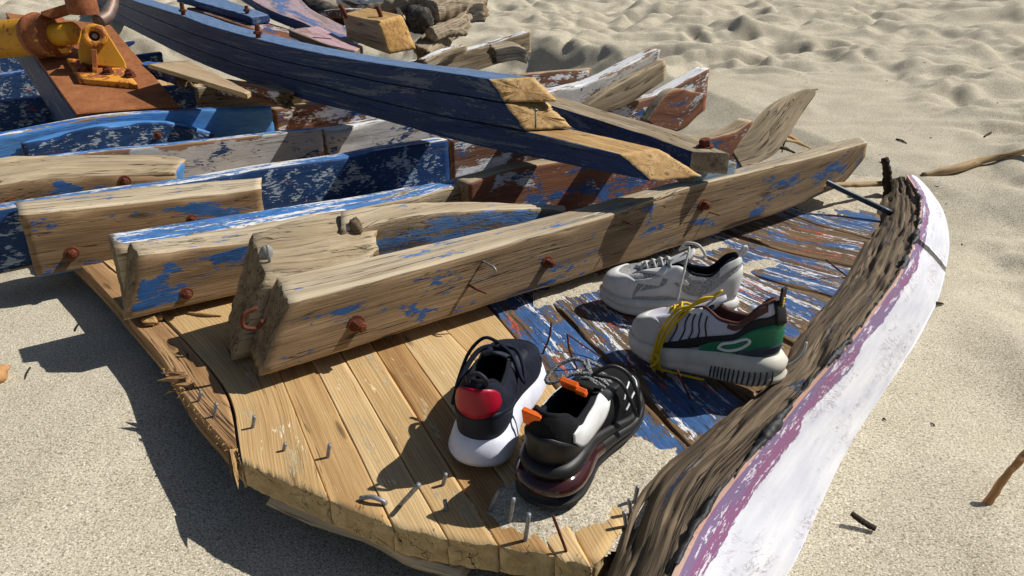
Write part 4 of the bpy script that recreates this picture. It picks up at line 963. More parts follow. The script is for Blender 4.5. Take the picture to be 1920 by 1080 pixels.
        rows = [K, K + up * .003 + inn * .001, K + up * .004 + inn * .004, K + up * .002 + inn * roll, K + inn * (roll + .002) - up * .006, K + inn * (roll + .0015) - up * .022]
        fl = np.stack([.13 + (s.sx - .13) * .78, s.sy * .74, s.ztop * .0 + .036], 1)
        fl[:, 0] = np.minimum(fl[:, 0], K[:, 0].max() + .03)
        rows += [fl + up * .006, fl * [.97, .6, 1] + [.004, 0, 0], fl * [.4, .1, 1] + [.07, 0, 0]]
        s.grid('lining', np.stack(rows), lining, wrap=True)
    def patch(s, name, us, lo, hi, mat, off=.0014, nt=10, nu=40, label=None, parent=None):
        u = np.interp(np.linspace(0, 1, nu), np.linspace(0, 1, len(us)), us); lo = spl1(lo, nu); hi = spl1(hi, nu)
        t = lo[None] + (hi - lo)[None] * np.linspace(0, 1, nt)[:, None]; U = np.repeat(u[None], nt, 0)
        o = np.full((nt, nu), off); o[0] = o[-1] = -.0006; o[:, 0] = o[:, -1] = -.0006
        # hold the flat of the overlay up right to its rim
        t[1] = t[0] + (t[1] - t[0]) * .15; t[-2] = t[-1] - (t[-1] - t[-2]) * .15
        U[:, 1] = U[:, 0] + (U[:, 1] - U[:, 0]) * .15; U[:, -2] = U[:, -1] - (U[:, -1] - U[:, -2]) * .15
        return s.grid(name, s.ev(U, t, o), mat, label=label, parent=parent)
    def line(s, name, uv, r, mat, off=.0008, closed=False, seg=40, parent=None):
        uv = np.asarray(uv, float)
        if closed: uv = np.vstack([uv, uv[:1]])
        q = spline(uv, seg); V, Fc = tube(s.w(s.ev(q[:, 0], q[:, 1], off)), r * s.k, 7); return mk(name, V, Fc, mat, parent or s.root)
    def tub(s, name, pts, r, mat, seg=30, n=8, parent=None, wob=0):
        V, Fc = tube(s.w(spline(pts, seg)), (np.array(r) * s.k if np.ndim(r) else r * s.k), n, wob=wob); return mk(name, V, Fc, mat, parent or s.root)
    def tongue(s, mat, top=(.098, .112), w=.022, thick=.005, lean=0., label=None):
        n, m = 24, 11; a = np.linspace(0, 1, n)
        x = .208 + (top[0] - .208) * a; f = s.K[s.NU // 2, 2]
        z = f - .004 + (top[1] - f) * (a ** .85); rows = []
        for i in range(n):
            b = np.linspace(-1, 1, m); ww = w * (.75 + .25 * a[i]) * (1 if a[i] < .93 else .86)
            rows.append(np.stack([x[i] + .012 * b * b * a[i], b * ww + lean * a[i], z[i] - .010 * b * b * (.5 + .5 * a[i])], 1))
        top_ = np.stack(rows); d = np.array([-.35, 0, -.93]) * thick
        lowr = (top_ + d)[::-1]
        G = np.concatenate([top_, lowr, top_[:1]]); return s.grid('tongue', G, mat, label=label)
    def laces(s, mat, us=(.33, .365, .40, .435, .465), r=.0024, lift=.007, cross=True, name='lace'):
        parts = []
        for i, u in enumerate(us):
            a = s.ev(np.array([u]), np.array([.93]), .002)[0]; u2 = us[min(i + 1, len(us) - 1)] if cross else u
            b = s.ev(np.array([1 - u2]), np.array([.93]), .002)[0]
            m_ = (a + b) / 2 + [0, 0, lift]
            parts.append([a, a * .7 + b * .3 + [0, 0, lift * .8], m_, a * .3 + b * .7 + [0, 0, lift * .8], b])
            if cross:
                a2 = s.ev(np.array([u2]), np.array([.93]), .002)[0]; b2 = s.ev(np.array([1 - u]), np.array([.93]), .002)[0]
                parts.append([b2, a2 * .3 + b2 * .7 + [0, 0, lift * .95], (a2 + b2) / 2 + [0, 0, lift * 1.3], a2 * .7 + b2 * .3 + [0, 0, lift * .95], a2])
        for p in parts: s.tub(name, p, r, mat, 18, 7)
def spl1(v, n):
    v = np.atleast_1d(np.asarray(v, float))
    if len(v) == 1: return np.full(n, v[0])
    return spline(np.stack([np.linspace(0, 1, len(v)), v], 1), n)[:, 1] if len(v) > 2 else np.linspace(v[0], v[-1], n)

# --- navy shoe seen from behind ------------------------------------
navy_f = fabric('navy_knit', (30, 36, 52), (16, 20, 32), 700)
navy_l = leather('navy_suede', (26, 30, 44), rough=.7, dust=.15)
white_foam = leather('white_foam_sole', (226, 228, 240), (206, 208, 224), rough=.45, dust=.12)
dark_lin = fabric('dark_lining', (26, 28, 36), (14, 15, 20), 900)
red_l = leather('crimson_leather', (168, 14, 44), (146, 8, 34), rough=.42, dust=.04)
s1 = Shoe(P(897, 880, ZD + .003), 78.5, .318, 1, 0, zs=1.26, zt=(.040, .028), hb=.108, hm=.080, hf=.084, wide=1.14, flare=1.2, bulge=.005,
          sole_prof=[(0, -.010), (.03, -.002), (.12, .004), (.35, .0065), (.7, .003), (.94, -.001), (1, -.004)])
s1.start('navy running shoe with a crimson heel patch and white sole, nearest the cut planks')
s1.make_sole([white_foam]); s1.make_upper([navy_f], dark_lin, wrink=.0022)
s1.patch('heel_counter', [-.16, -.08, 0, .08, .16], [.0], [.20, .40, .44, .40, .20], navy_l, .0022)
s1.patch('heel_patch', [-.075, -.06, -.03, 0, .03, .06, .075], [.58, .46, .40, .39, .40, .46, .58], [.72, .84, .875, .88, .875, .84, .72], red_l, .0040, nt=14, nu=44)
s1.patch('heel_band', [-.2, -.1, 0, .1, .2], [.26, .33, .36, .33, .26], [.30, .38, .41, .38, .30], navy_f, .0030)
s1.patch('eyestay', [.26, .33, .40, .46], [.55, .62, .66, .80], [.97], navy_l, .0016); s1.patch('eyestay', [.54, .60, .67, .74], [.80, .66, .62, .55], [.97], navy_l, .0016)
s1.patch('toe_cap', [.43, .47, .5, .53, .57], [.02], [.25, .42, .46, .42, .25], navy_l, .0014)
s1.tongue(navy_l, top=(.105, .108), w=.021)
lace_n = fabric('navy_lace', (34, 40, 58), (20, 24, 36), 1200)
s1.laces(lace_n, r=.0030)
K = s1.ev(np.array([.30, .70]), np.array([.97, .97]), .003)
s1.tub('lace_loop', [(.150, .004, .092), (.14, .03, .088), (.115, .046, .072), (.085, .053, .054), (.065, .052, .046), (.075, .046, .056), (.10, .038, .072), (.14, .012, .092)], .0042, lace_n, 44)
s1.tub('lace_loop', [(.150, -.004, .092), (.145, -.026, .090), (.125, -.040, .078), (.105, -.046, .066), (.112, -.038, .072), (.135, -.02, .088), (.15, 0, .093)], .0030, lace_n, 40)
s1.tub('lace_end', [(.150, .002, .096), (.16, .028, .096), (.15, .05, .078), (.13, .062, .05), (.12, .066, .034)], .0028, lace_n, 30)
s1.tub('pull_loop', [(.010, -.012, .106), (.004, -.012, .116), (.006, 0, .121), (.004, .012, .116), (.010, .012, .106)], .0032, navy_l, 20)

# --- black shoe with white side band and orange tabs -----------------
blk_f = fabric('black_knit', (26, 26, 28), (10, 10, 12), 800)
blk_l = leather('black_leather', (30, 31, 34), (20, 21, 24), rough=.45, dust=.10)
blk_r = leather('black_rubber', (34, 33, 33), (22, 22, 23), rough=.5, dust=.25)
n = N('dark_red_clear_rubber'); n.out(n.mix(n.ramp(n.noise(n.obj(), 40, 3), .3, .7), lin((66, 28, 28)), lin((42, 22, 22))), .08, None, 0, .6); air = n.m
wht_l = leather('white_leather', (228, 228, 226), (208, 208, 206), rough=.5, dust=.15)
org = leather('orange_webbing', (240, 110, 22), (224, 92, 14), rough=.6, dust=.05)
s2 = Shoe(P(1016, 948, ZD + .004), 62, .325, 1, 0, zs=1.04, zt=(.062, .030), hb=.126, hm=.094, hf=.098, ht=(.078, .066), wide=1.05, flare=1.5, bulge=.006,
          sole_prof=[(0, -.008), (.03, .002), (.13, .0065), (.20, .006), (.235, .001), (.27, .0025), (.40, .0065), (.55, .007), (.68, .003), (.71, -.001), (.74, .003), (.86, .004), (.96, .001), (1, -.003)])
s2.start('black running shoe with white side band and orange pull tabs, beside the navy shoe')
hl = lambda u: min(u, 1 - u) < .24
s2.make_sole([blk_r, air], lambda i, u: 1 if (6 <= i <= 9 and hl(u)) else 0); s2.make_upper([blk_f], dark_lin, wrink=.002, seed=4)
s2.patch('heel_counter', [-.20, -.13, -.05, 0, .045, .09, .13], [.0], [.08, .40, .56, .58, .56, .40, .08], blk_l, .0028, nt=12)
s2.patch('side_band', [.085, .12, .17, .23, .29, .345], [.40, .06, .0, .02, .34, .78], [.56, .82, .93, .93, .96, .985], wht_l, .0022, nt=12, nu=60)
s2.patch('side_band', [.655, .71, .77, .83, .88, .915], [.84, .56, .40, .46, .58, .68], [.97, .90, .78, .76, .80, .78], wht_l, .0020, nt=12, nu=60)
s2.patch('toe_cap', [.41, .45, .5, .55, .59], [.02], [.30, .38, .40, .38, .30], blk_l, .0016)
s2.patch('eyestay', [.31, .36, .42, .47], [.66, .70, .72, .80], [.98], blk_l, .0026); s2.patch('eyestay', [.53, .58, .64, .69], [.80, .72, .70, .66], [.98], blk_l, .0026)
s2.line('white_side_line', [(.36, .20), (.40, .34), (.43, .38), (.47, .52)], .0016, wht_l); s2.line('white_side_line', [(.37, .44), (.40, .56), (.44, .62)], .0014, wht_l)
s2.tongue(blk_f, top=(.100, .128), w=.024, thick=.007)
rope = fabric('speckled_lace', (34, 34, 36), (150, 150, 150), 420, weave=True)
s2.laces(rope, r=.0028, lift=.009)
s2.tub('lace_loop', [(.155, .0, .104), (.165, .022, .118), (.150, .046, .112), (.128, .056, .098), (.125, .046, .096), (.145, .022, .106), (.155, 0, .106)], .0030, rope, 40)
s2.tub('lace_loop', [(.155, .0, .104), (.172, -.022, .116), (.180, -.046, .104), (.176, -.064, .072), (.168, -.066, .05), (.166, -.058, .07), (.168, -.036, .098), (.157, -.004, .106)], .0030, blk_l, 44)
s2.tub('lace_end', [(.155, .0, .106), (.18, .016, .11), (.205, .020, .094), (.226, .010, .078)], .0028, rope, 30)
def tab(s, c, d, up, w_, h_, t_, mat, name):
    V, Fc = box((0, 0, 0), w_, t_, h_, .0012, d, np.cross(up, d), up); V = V + np.array(c); return mk(name, s.w(V), Fc, mat, s.root, smooth=False)
tab(s2, (.010, .018, .116), (.10, 1, .05), (-.25, 0, 1), .014, .011, .004, org, 'heel_pull_tab')
tab(s2, (.094, .006, .121), (.12, 1, .05), (-.5, 0, .8), .013, .008, .004, org, 'tongue_pull_tab')
tab(s2, (.090, -.012, .118), (.12, 1, .05), (-.5, 0, .8), .008, .005, .004, org, 'tongue_pull_tab')

# --- grey shoe behind ------------------------------------------------
gry_f = fabric('grey_mesh', (176, 176, 174), (116, 116, 116), 420)
gry_l = leather('grey_leather', (206, 206, 202), (190, 190, 187), rough=.55, dust=.15)
gry_s = leather('grey_foam_sole', (198, 197, 192), (180, 179, 174), rough=.6, dust=.2)
wl = fabric('white_lace', (214, 212, 206), (180, 178, 172), 1200)
s3 = Shoe(P(1376, 592, ZD + .004), 168, .308, 0, 0, zs=1.24, zt=(.038, .032), hb=.110, hm=.076, hf=.092, ht=(.076, .066), wide=1.04, flare=.6, bulge=.006, spring=.018, toe=3.4,
          sole_prof=[(0, -.006), (.05, .001), (.2, .005), (.38, .002), (.45, -.001), (.52, .003), (.75, .005), (.93, .001), (1, -.003)])
s3.start('all grey mesh running shoe with white laces, behind the green heeled shoe')
s3.make_sole([gry_s]); s3.make_upper([gry_f], dark_lin, wrink=.0015, seed=6)
s3.patch('toe_cap', [.42, .46, .5, .54, .595], [.0], [.30, .52, .62, .60, .34], gry_l, .0024, nt=14)
s3.patch('heel_counter', [-.17, -.09, 0, .09, .17], [.0], [.24, .60, .70, .60, .24], gry_l, .0026)
s3.patch('heel_collar', [-.12, -.06, 0, .06, .12], [.70, .76, .80, .76, .70], [.99], gry_l, .0030)
for a, b in ((.26, .47), (.53, .74)):
    rev = a > .5; us = np.linspace(a, b, 5); lo = [.45, .58, .66, .72, .82]; s3.patch('eyestay', us, lo[::-1] if rev else lo, [.98], gry_l, .0030)
s3.patch('side_overlay', [.60, .65, .70, .76, .82], [.06, .10, .12, .06, .02], [.14, .30, .52, .26, .12], gry_l, .0024)
s3.patch('side_overlay', [.68, .71, .74, .77], [.40, .48, .50, .52], [.86, .84, .72, .60], gry_l, .0026)
s3.patch('side_overlay', [.57, .60, .63, .66], [.30, .34, .36, .38], [.38, .46, .56, .74], gry_l, .0022)
s3.line('piping', [(.60, .06), (.615, .30), (.625, .52), (.64, .70)], .0018, wl); s3.line('piping', [(.66, .10), (.70, .22), (.76, .22), (.84, .14)], .0014, wl)
s3.tongue(gry_l, top=(.095, .120), w=.023, thick=.008)
s3.laces(wl, r=.0026, lift=.009)
s3.tub('lace_loop', [(.125, 0, .112), (.115, .012, .128), (.09, .020, .128), (.075, .022, .112), (.085, .014, .106), (.115, .004, .110)], .0030, wl, 36)
s3.tub('lace_end', [(.122, .006, .116), (.108, .022, .124), (.112, .040, .104), (.118, .052, .070), (.122, .060, .040)], .0026, wl, 36)
s3.tub('pull_loop', [(.012, -.008, .104), (-.004, -.008, .112), (-.006, 0, .124), (.0, .006, .126), (.008, .008, .110)], .0034, gry_l, 24)

# --- white, black and green shoe -------------------------------------
grn = leather('green_leather', (18, 122, 84), (10, 106, 72), rough=.45, dust=.06)
wh_f = fabric('white_mesh', (214, 212, 220), (184, 182, 192), 900)
crm = leather('cream_foam_sole', (214, 208, 192), (196, 190, 174), rough=.55, dust=.2)
lgr = leather('light_grey_toe', (196, 194, 188), (180, 178, 172), rough=.6, dust=.15)
brn = fabric('brown_lining', (104, 70, 64), (78, 50, 46), 900)
blk = leather('black_trim', (20, 20, 22), (14, 14, 16), rough=.6, dust=.05)
slv = leather('clear_grey_heel', (60, 74, 84), (40, 52, 62), rough=.15, dust=.1)
ylw = leather('yellow_cord', (222, 186, 20), (196, 158, 8), rough=.6, dust=.04)
s4 = Shoe(P(1456, 722, ZD + .034), 141, .30, -5.5, 2, zs=1.36, zt=(.046, .030), hb=.112, hm=.078, hf=.092, ht=(.074, .062), wide=1.0, flare=2.2, bulge=.005, spring=.02,
          sole_prof=[(0, -.008), (.04, -.001), (.16, .004), (.32, .005), (.40, .003), (.46, .004), (.7, .005), (.93, .002), (1, -.003)])
s4.start('white running shoe with green heel and yellow laces, in front of the grey shoe')
s4.make_sole([crm]); s4.make_upper([wh_f], brn, wrink=.001, seed=8, roll=.009)
s4.patch('toe_cap', [.40, .45, .5, .56, .61, .645], [.0], [.20, .48, .58, .62, .46, .06], lgr, .0022, nt=14)
s4.patch('side_band', [.625, .68, .74, .80, .86, .93, .97], [.02, .03, .06, .18, .42, .52, .56], [.10, .20, .30, .56, .72, .70, .74], blk, .0026, nt=12, nu=60)
s4.patch('heel_counter', [.735, .77, .82, .88, .94, 1.0, 1.06, 1.12, 1.2], [.0], [.10, .30, .42, .50, .54, .56, .52, .40, .10], grn, .0042, nt=14, nu=60)
s4.line('heel_ring', [(.80, .16), (.815, .30), (.85, .38), (.885, .37), (.895, .28), (.87, .17), (.83, .12)], .0026, wht_l, .0052, closed=True, seg=60)
s4.patch('clear_heel_panel', [.86, .92, .98, 1.04], [.0], [.08, .16, .20, .16], slv, .0052)
for k_ in range(5):
    u0 = .628 + k_ * .026; s4.line('black_stripe', [(u0 + .012, .08 + .05 * k_), (u0 + .018, .40), (u0 + .006, .62), (u0 + .001, .86)], .0012, blk, .0012)
s4.patch('eyestay', [.55, .60, .66, .70], [.86, .84, .84, .80], [.99], wht_l, .0028)
s4.patch('heel_pull_tab', [.965, .985, 1.0, 1.02], [.52], [1.0], blk, .0065, nt=8)
tab(s4, (.000, .004, .112), (.1, 1, 0), (-.12, 0, 1), .0085, .020, .0022, blk, 'heel_pull_tab')
for q_ in range(3):      # small yellow letters standing on the black tab
    zc_ = .103 + q_ * .0065
    for dz_, hw_ in (((-.0018, .0038), (.0018, .0038)) if q_ != 1 else ((-.0018, .0038), (0, .0016), (.0018, .0038))):
        tab(s4, (-.0032 - .12 * (zc_ + dz_ - .112), .005, zc_ + dz_), (.1, 1, 0), (-.12, 0, 1), hw_, .0009, .0006, ylw, 'tab_lettering')
s4.patch('collar_lining', [.815, .85, .90, .94], [.80, .74, .74, .82], [.99], brn, .0022)
s4.tongue(wh_f, top=(.098, .112), w=.022, thick=.007)
s4.laces(ylw, us=(.40, .435, .465), r=.0022)
b0 = s4.ev(np.array([.66]), np.array([.92]), .006)[0]
for k_ in range(3):
    j = (k_ - 1) * .004
    s4.tub('lace_bundle', [(.118 + j, .006 + j, .104), (.138 + j, .022, .098 - j), (.165 + j, .036 + j, .082 + j), (.186 + j * 2, .050, .058), (.198 + j, .057 + j * .5, .030), (.200 + j * 2, .060, .010), (.192 + j, .052, -.003 + .002 * k_)], [.0016, .0022, .0026, .0024, .0026, .0024, .0022], ylw, 44)
s4.tub('lace_knot', [(.196, .060, .012), (.204, .066, .018), (.200, .064, .026), (.192, .062, .020), (.198, .066, .010), (.206, .062, .006), (.20, .058, .0)], .0030, ylw, 36)
s4.tub('lace_under_sole', [(.196, .056, .002), (.17, .052, .001), (.14, .050, .000), (.11, .048, .000)], .0022, ylw, 24)
s4.tub('lace_end', [(.118, .004, .102), (.106, .0, .112), (.112, -.012, .108), (.13, -.012, .098)], .0022, ylw, 24)
for k_ in range(14):     # ribs moulded into the heel of the sole
    u_ = .775 + k_ * .0135; q = s4.evs(np.array([u_, u_ + .004, u_ + .007]), np.array([.12, .3, .5 + .1 * (k_ / 14)]), .0012)
    s4.tub('sole_rib', q, [.0012, .0018, .0012], slv, 8, 6)
s4.tub('lace_end', [(.0, -.02, .020), (-.014, -.034, .024), (-.026, -.046, .036), (-.028, -.052, .050)], .0022, wl, 24)
# ------------------------------------------------------------------ nails and loose bits on the wreck
def nail(base_px, top_px, z, h, mat, r=.0031, head=False, bend=None, label=None, stretch=0):
    b = P(*base_px, z); t = Py(top_px[0], top_px[1], b[1] + stretch)
    pts = [b - [0, 0, .006], b, b * .5 + t * .5 + (np.array(bend) if bend else 0), t]
    V, Fc = tube(spline(pts, 9), r, 7); 
    if head:
        d = (t - b) / np.linalg.norm(t - b); V, Fc = cat_meshes([(V, Fc), prism(t - d * .001, r * 2.2, .002, 9, d)])
    return mk('nail', V, Fc, M[mat], HULL, label=label)
for b, t in (((373, 750), (377, 734)), ((401, 779), (406, 756)), ((474, 803), (477, 780)), ((532, 846), (535, 831)), ((615, 857), (618, 833)), ((830, 912), (836, 888)), ((838, 960), (834, 938)),
             ((918, 958), (937, 918)), ((955, 980), (963, 934)), ((985, 1013), (992, 963)), ((1190, 940), (1196, 912)), ((1183, 962), (1180, 936)), ((1174, 985), (1170, 960))):
    nail(b, t, ZD, 0, 'nail', head=False)
nail((750, 948), (786, 908), ZD, 0, 'nail', .0036, stretch=-.01); nail((722, 942), (676, 934), ZD + .004, 0, 'nail', .0036, stretch=.01, bend=(0, 0, .006))
for b, t, bd in (((1018, 662), (1034, 604), (.004, 0, 0)), ((1082, 690), (1064, 626), (-.006, 0, .004)), ((1187, 712), (1176, 670), None), ((1294, 748), (1270, 695), None), ((1062, 1034), (1037, 967), None), ((1590, 520), (1549, 487), None), ((1394, 506), (1380, 484), None), ((1128, 500), (1116, 482), None), ((1226, 628), (1206, 648), None)):
    nail(b, t, ZD, 0, 'rust', .0021, bend=bd)
V, Fc = tube(spline([P(1066, 628, ZD + .03), P(1105, 655, ZD + .012), P(1150, 682, ZD + .006), P(1190, 690, ZD + .008)], 20), .0016, 6); mk('wire', V, Fc, M['rust'], HULL)
# nails and a ring bolt in the frames
o, A, nrm, _ = FR['F1']
p = on_line(905, 490, A, FD); V, Fc = tube(spline([p + nrm * .02, p - nrm * .03, p - nrm * .045 + [0, 0, -.002], p - nrm * .048 + [0, 0, -.012]], 10), .0024, 7); mk('nail', V, Fc, M['nail'], o)
p = on_line(880, 535, A, FD); V, Fc = tube(spline([p + nrm * .02, p - nrm * .02, p - nrm * .035 + [FD[0] * .02, FD[1] * .02, -.012]], 10), .0026, 7); mk('nail', V, Fc, M['rust'], o)
for px, py in ((1168, 415), (1330, 398)):
    p = on_line(px, py, A, FD); V, Fc = tube([p + nrm * .02, p - nrm * .035], .0018, 6); mk('nail', V, Fc, M['rust'], o)
# rusty hook hanging out of the end of the front frame, old putty and a bent nail on its neighbour
p = on_line(518, 612, A, FD) - np.array([FD[0] * .012, FD[1] * .012, 0]) + nrm * .055
V, Fc = tube(spline([p + [0, 0, .02], p + [-.022, -.012, .012], p + [-.026, -.014, -.012], p + [-.006, -.004, -.02], p + [.006, 0, -.006]], 20), .0042, 8); mk('hook', V, Fc, M['rust'], o)
o2, A2, nrm2, _ = FR['F1b']
M['putty'] = plain('old_grey_putty', (150, 148, 142), .8, .3, sc=60, bump=.6)
p = on_line(512, 524, A2, FD) * .55 + on_line(486, 430, A2 + nrm2 * .145, FD) * .45 + [0, 0, .006]
V, Fc = blob(p, .014, .012, .018, 12, 8, .4, 1.8, 5); mk('putty', V, Fc, M['putty'], o2)
V, Fc = tube(spline([p + [.01, -.012, -.02], p + [.012, -.02, .0], p + [.010, -.014, .022]], 8), .003, 7); mk('nail', V, Fc, M['nail'], o2)
p = on_line(670, 491, A2, FD) * .45 + on_line(664, 390, A2 + nrm2 * .145, FD) * .55 + [0, 0, .008]
V, Fc = blob(p, .016, .012, .022, 14, 10, .6, 2.4, 9); mk('knot', V, Fc, wood('dark_knot', (128, 104, 74), (74, 58, 42), crk=1) and M['rot'], o2, gc=V * 1.0)

# splinters and fibres along the sawn edge of the planking
edge = spline(Ps([(300, 690), (322, 712), (352, 757), (400, 815), (447, 866), (540, 905), (617, 937), (680, 961), (737, 985), (839, 1010), (935, 1022), (1042, 1042), (1120, 1062)], ZD - .002), 400)
rs = np.random.RandomState(12); parts = []; G = []
for k in range(330):
    i = rs.randint(0, 399); p = edge[i] + np.array([rs.uniform(-.004, .006), rs.uniform(0, .012), rs.uniform(-.012, .004)])
    d = np.array([rs.uniform(-.5, .2), -1, rs.uniform(-.5, .7)]); d /= np.linalg.norm(d); l = rs.uniform(.002, .008) * (1.3 if i < 60 else 1); wv = np.cross(d, [0, 0, 1]); wv /= np.linalg.norm(wv); wv *= rs.uniform(.0005, .0013); hv = np.array([0, 0, .0009])
    V = np.array([p - wv, p + wv, p + hv, p + d * l]); parts.append((V, [(0, 1, 3), (1, 2, 3), (2, 0, 3), (0, 2, 1)])); G.append(np.stack([V[:, 1], V[:, 0], V[:, 2]], 1))
V, Fc = cat_meshes(parts); tag(mk('wood_fibres', V, Fc, M['fresh'], HULL, gc=np.vstack(G), smooth=False), kind='stuff')
def splinter(px0, px1, z, w_, mat='splint', dz=0):
    a, b = P(*px0, z), P(*px1, z + dz); d = (b - a); l = np.linalg.norm(d); d /= l; sv = np.cross(d, [0, 0, 1]); sv /= np.linalg.norm(sv)
    V = np.array([a - sv * w_, a + sv * w_, a + sv * w_ + [0, 0, .01], a - sv * w_ + [0, 0, .008], a + d * l * .6 - sv * w_ * .5, a + d * l * .6 + sv * w_ * .7, a + d * l * .6 + sv * w_ * .6 + [0, 0, .006], a + d * l * .6 - sv * w_ * .4 + [0, 0, .006], b])
    Fc = [(0, 3, 2, 1), (0, 1, 5, 4), (1, 2, 6, 5), (2, 3, 7, 6), (3, 0, 4, 7), (4, 5, 8), (5, 6, 8), (6, 7, 8), (7, 4, 8)]
    g = np.stack([(V - a) @ d, (V - a) @ sv, V[:, 2]], 1)
    return mk('splinter', V, Fc, M[mat], planks[0], gc=g, smooth=False)
splinter((352, 714), (292, 714), ZD, .007); splinter((350, 722), (305, 742), ZD - .01, .005, dz=-.02); splinter((362, 728), (318, 722), ZD - .004, .006, dz=-.004); splinter((345, 708), (308, 700), ZD, .005, dz=.004)
splinter((440, 850), (447, 918), ZD - .01, .006, 'fresh', -.01); splinter((432, 845), (436, 905), ZD - .02, .004, 'fresh', -.012)
rs = np.random.RandomState(2)

# sand lying on the boards
CUT = Ps([(617, 937), (680, 961), (737, 985), (839, 1010), (935, 1022), (1042, 1042), (1130, 1064)], ZD)
def drift(name, x0, x1, y0, y1, f, label, n=110):
    xs, ys = np.linspace(x0, x1, n), np.linspace(y0, y1, n); X, Y = np.meshgrid(xs, ys, indexing='ij'); p = np.stack([X, Y, X * 0], -1)
    h = f(X, Y) + (fbm(p * 34, 3, 6) - .5) * 1.0 + (fbm(p * 150, 2, 8) - .5) * .35
    yc = np.interp(X, CUT[:, 0], CUT[:, 1]); h = h - 2.5 * np.clip((yc + .012 - Y) / .02, 0, 1)
    Z = ZD + np.clip(h, -1, 1.2) * .007 - .0008
    V = np.stack([X, Y, Z], -1).reshape(-1, 3); i, j = np.meshgrid(np.arange(n - 1), np.arange(n - 1), indexing='ij'); a = (i * n + j).ravel()
    Q = np.stack([a, a + n, a + n + 1, a + 1], 1); hq = h.reshape(-1)[Q].max(1); Q = Q[hq > -.75]
    used = np.unique(Q); mp = np.full(len(V), -1); mp[used] = np.arange(len(used))
    return tag(mk(name, V[used], mp[Q], SAND_M, None), label, 'sand', kind='stuff')
def seg_d(X, Y, a, b):
    a, b = np.array(a[:2]), np.array(b[:2]); d = b - a; t = np.clip(((X - a[0]) * d[0] + (Y - a[1]) * d[1]) / np.dot(d, d), 0, 1)
    return np.hypot(X - a[0] - d[0] * t, Y - a[1] - d[1] * t)
q1, q2, q3 = P(985, 950, ZD), P(1100, 910, ZD), P(1195, 872, ZD)
drift('sand_drift', -.08, .42, .62, 1.08, lambda X, Y: 1.15 - np.minimum(seg_d(X, Y, q1, q2), seg_d(X, Y, q2, q3)) / .055, 'thin patch of sand spilled on the planks under the black shoe')
q1, q2, q3 = P(1010, 560, ZD), P(1240, 490, ZD), P(1330, 452, ZD)
drift('sand_drift', .05, .62, 1.42, 2.0, lambda X, Y: .75 - np.minimum(seg_d(X, Y, q1, q2), seg_d(X, Y, q2, q3)) / .06, 'sand gathered along the foot of the front frame timber')
q1, q2 = P(1540, 378, ZD), P(1620, 352, ZD)
drift('sand_drift', .9, 1.6, 2.05, 2.75, lambda X, Y: 1.0 - seg_d(X, Y, q1, q2) / .12, 'sand heaped at the far corner of the planking')
q1, q2 = P(1385, 505, ZD), P(1440, 492, ZD)
drift('sand_drift', .45, .80, 1.55, 1.85, lambda X, Y: .8 - seg_d(X, Y, q1, q2) / .035, 'small sand patch on the painted planks behind the grey shoe', 70)
# sawdust crumbs on the fresh planks
for (px, py, s_, lab) in ((283, 603, .012, 'pale crumb of broken wood under the chipped blue frame'), (296, 596, .008, 'smaller pale wood crumb beside the first one')):
    p = P(px, py, ZD + .006); V, Fc = blob(p, s_ * 1.5, s_, s_ * .8, 12, 8, .5, 2.2, int(px)); tag(mk('wood_crumb', V, Fc, M['fresh'], None, gc=V, smooth=False), lab, 'wood chip')
V, Fc = tube(spline([P(352, 587, ZD + .004), P(385, 590, ZD + .006), P(415, 592, ZD + .004)], 14), [.003, .005, .002], 6); tag(mk('wood_sliver', V, Fc, M['fresh'], None, gc=V), 'thin pale sliver of wood lying under the split frame timber', 'wood chip')

# ------------------------------------------------------------------ sticks, rod and beach litter
M['twig'] = wood('brown_twig', (220, 172, 118), (180, 132, 84), crk=.2, fib=.3, tone=.3)
M['dtwig'] = wood('dark_twig', (78, 62, 48), (44, 34, 26), crk=.8, fib=.6)
M['bamboo'] = wood('pale_dry_stick', (214, 184, 140), (178, 146, 104), crk=.3, fib=.4, tone=.5)
def stick(name, pts, r, mat, label, cat='stick', group=None, seg=40, wob=.2, seed=1, n=10):
    pts = np.asarray(pts, float); V, Fc = tube(pts, r, n, seg, True, wob, seed); k = (len(V) - 2) // n
    s = np.linspace(0, np.linalg.norm(pts[-1] - pts[0]), k); a = np.arange(n) * 2 * math.pi / n
    G = np.vstack([np.stack([np.repeat(s, n), np.tile(np.cos(a) * .02, k), np.tile(np.sin(a) * .02, k)], 1), [[0, 0, 0], [s[-1], 0, 0]]]) + seed
    return tag(mk(name, V, Fc, M[mat], None, gc=G), label, cat, group)
def S(px, py, up=0.):
    """point seen at px,py on the sand itself"""
    z = 0.
    for _ in range(12):
        p = P(px, py, z); z = float(sand_h(np.array([p[0]]), np.array([p[1]]))[0])
    p = P(px, py, z); p[2] += up; return p
stick('bamboo_stick', [Py(1526, 348, 2.20), Py(1600, 346, 2.32), Py(1664, 344, 2.44)], [.011, .010, .010], 'bamboo', 'pale stick with a broken dark tip lying over the far corner of the planks', seed=3)
stick('bamboo_stick', [S(1728, 340, .02), S(1790, 325, .02), S(1850, 308, .02), S(1960, 284, .02)], [.016, .018, .014, .012], 'bamboo', 'long pale dry stick on the sand beyond the white strake', seed=4)
stick('driftwood_stake', [Py(1667, 372, 2.40), Py(1664, 335, 2.41), Py(1660, 296, 2.42)], [.020, .016, .012], 'dtwig', 'short dark stake standing upright at the far end of the edge timber', 'stake', seed=5, wob=.35)
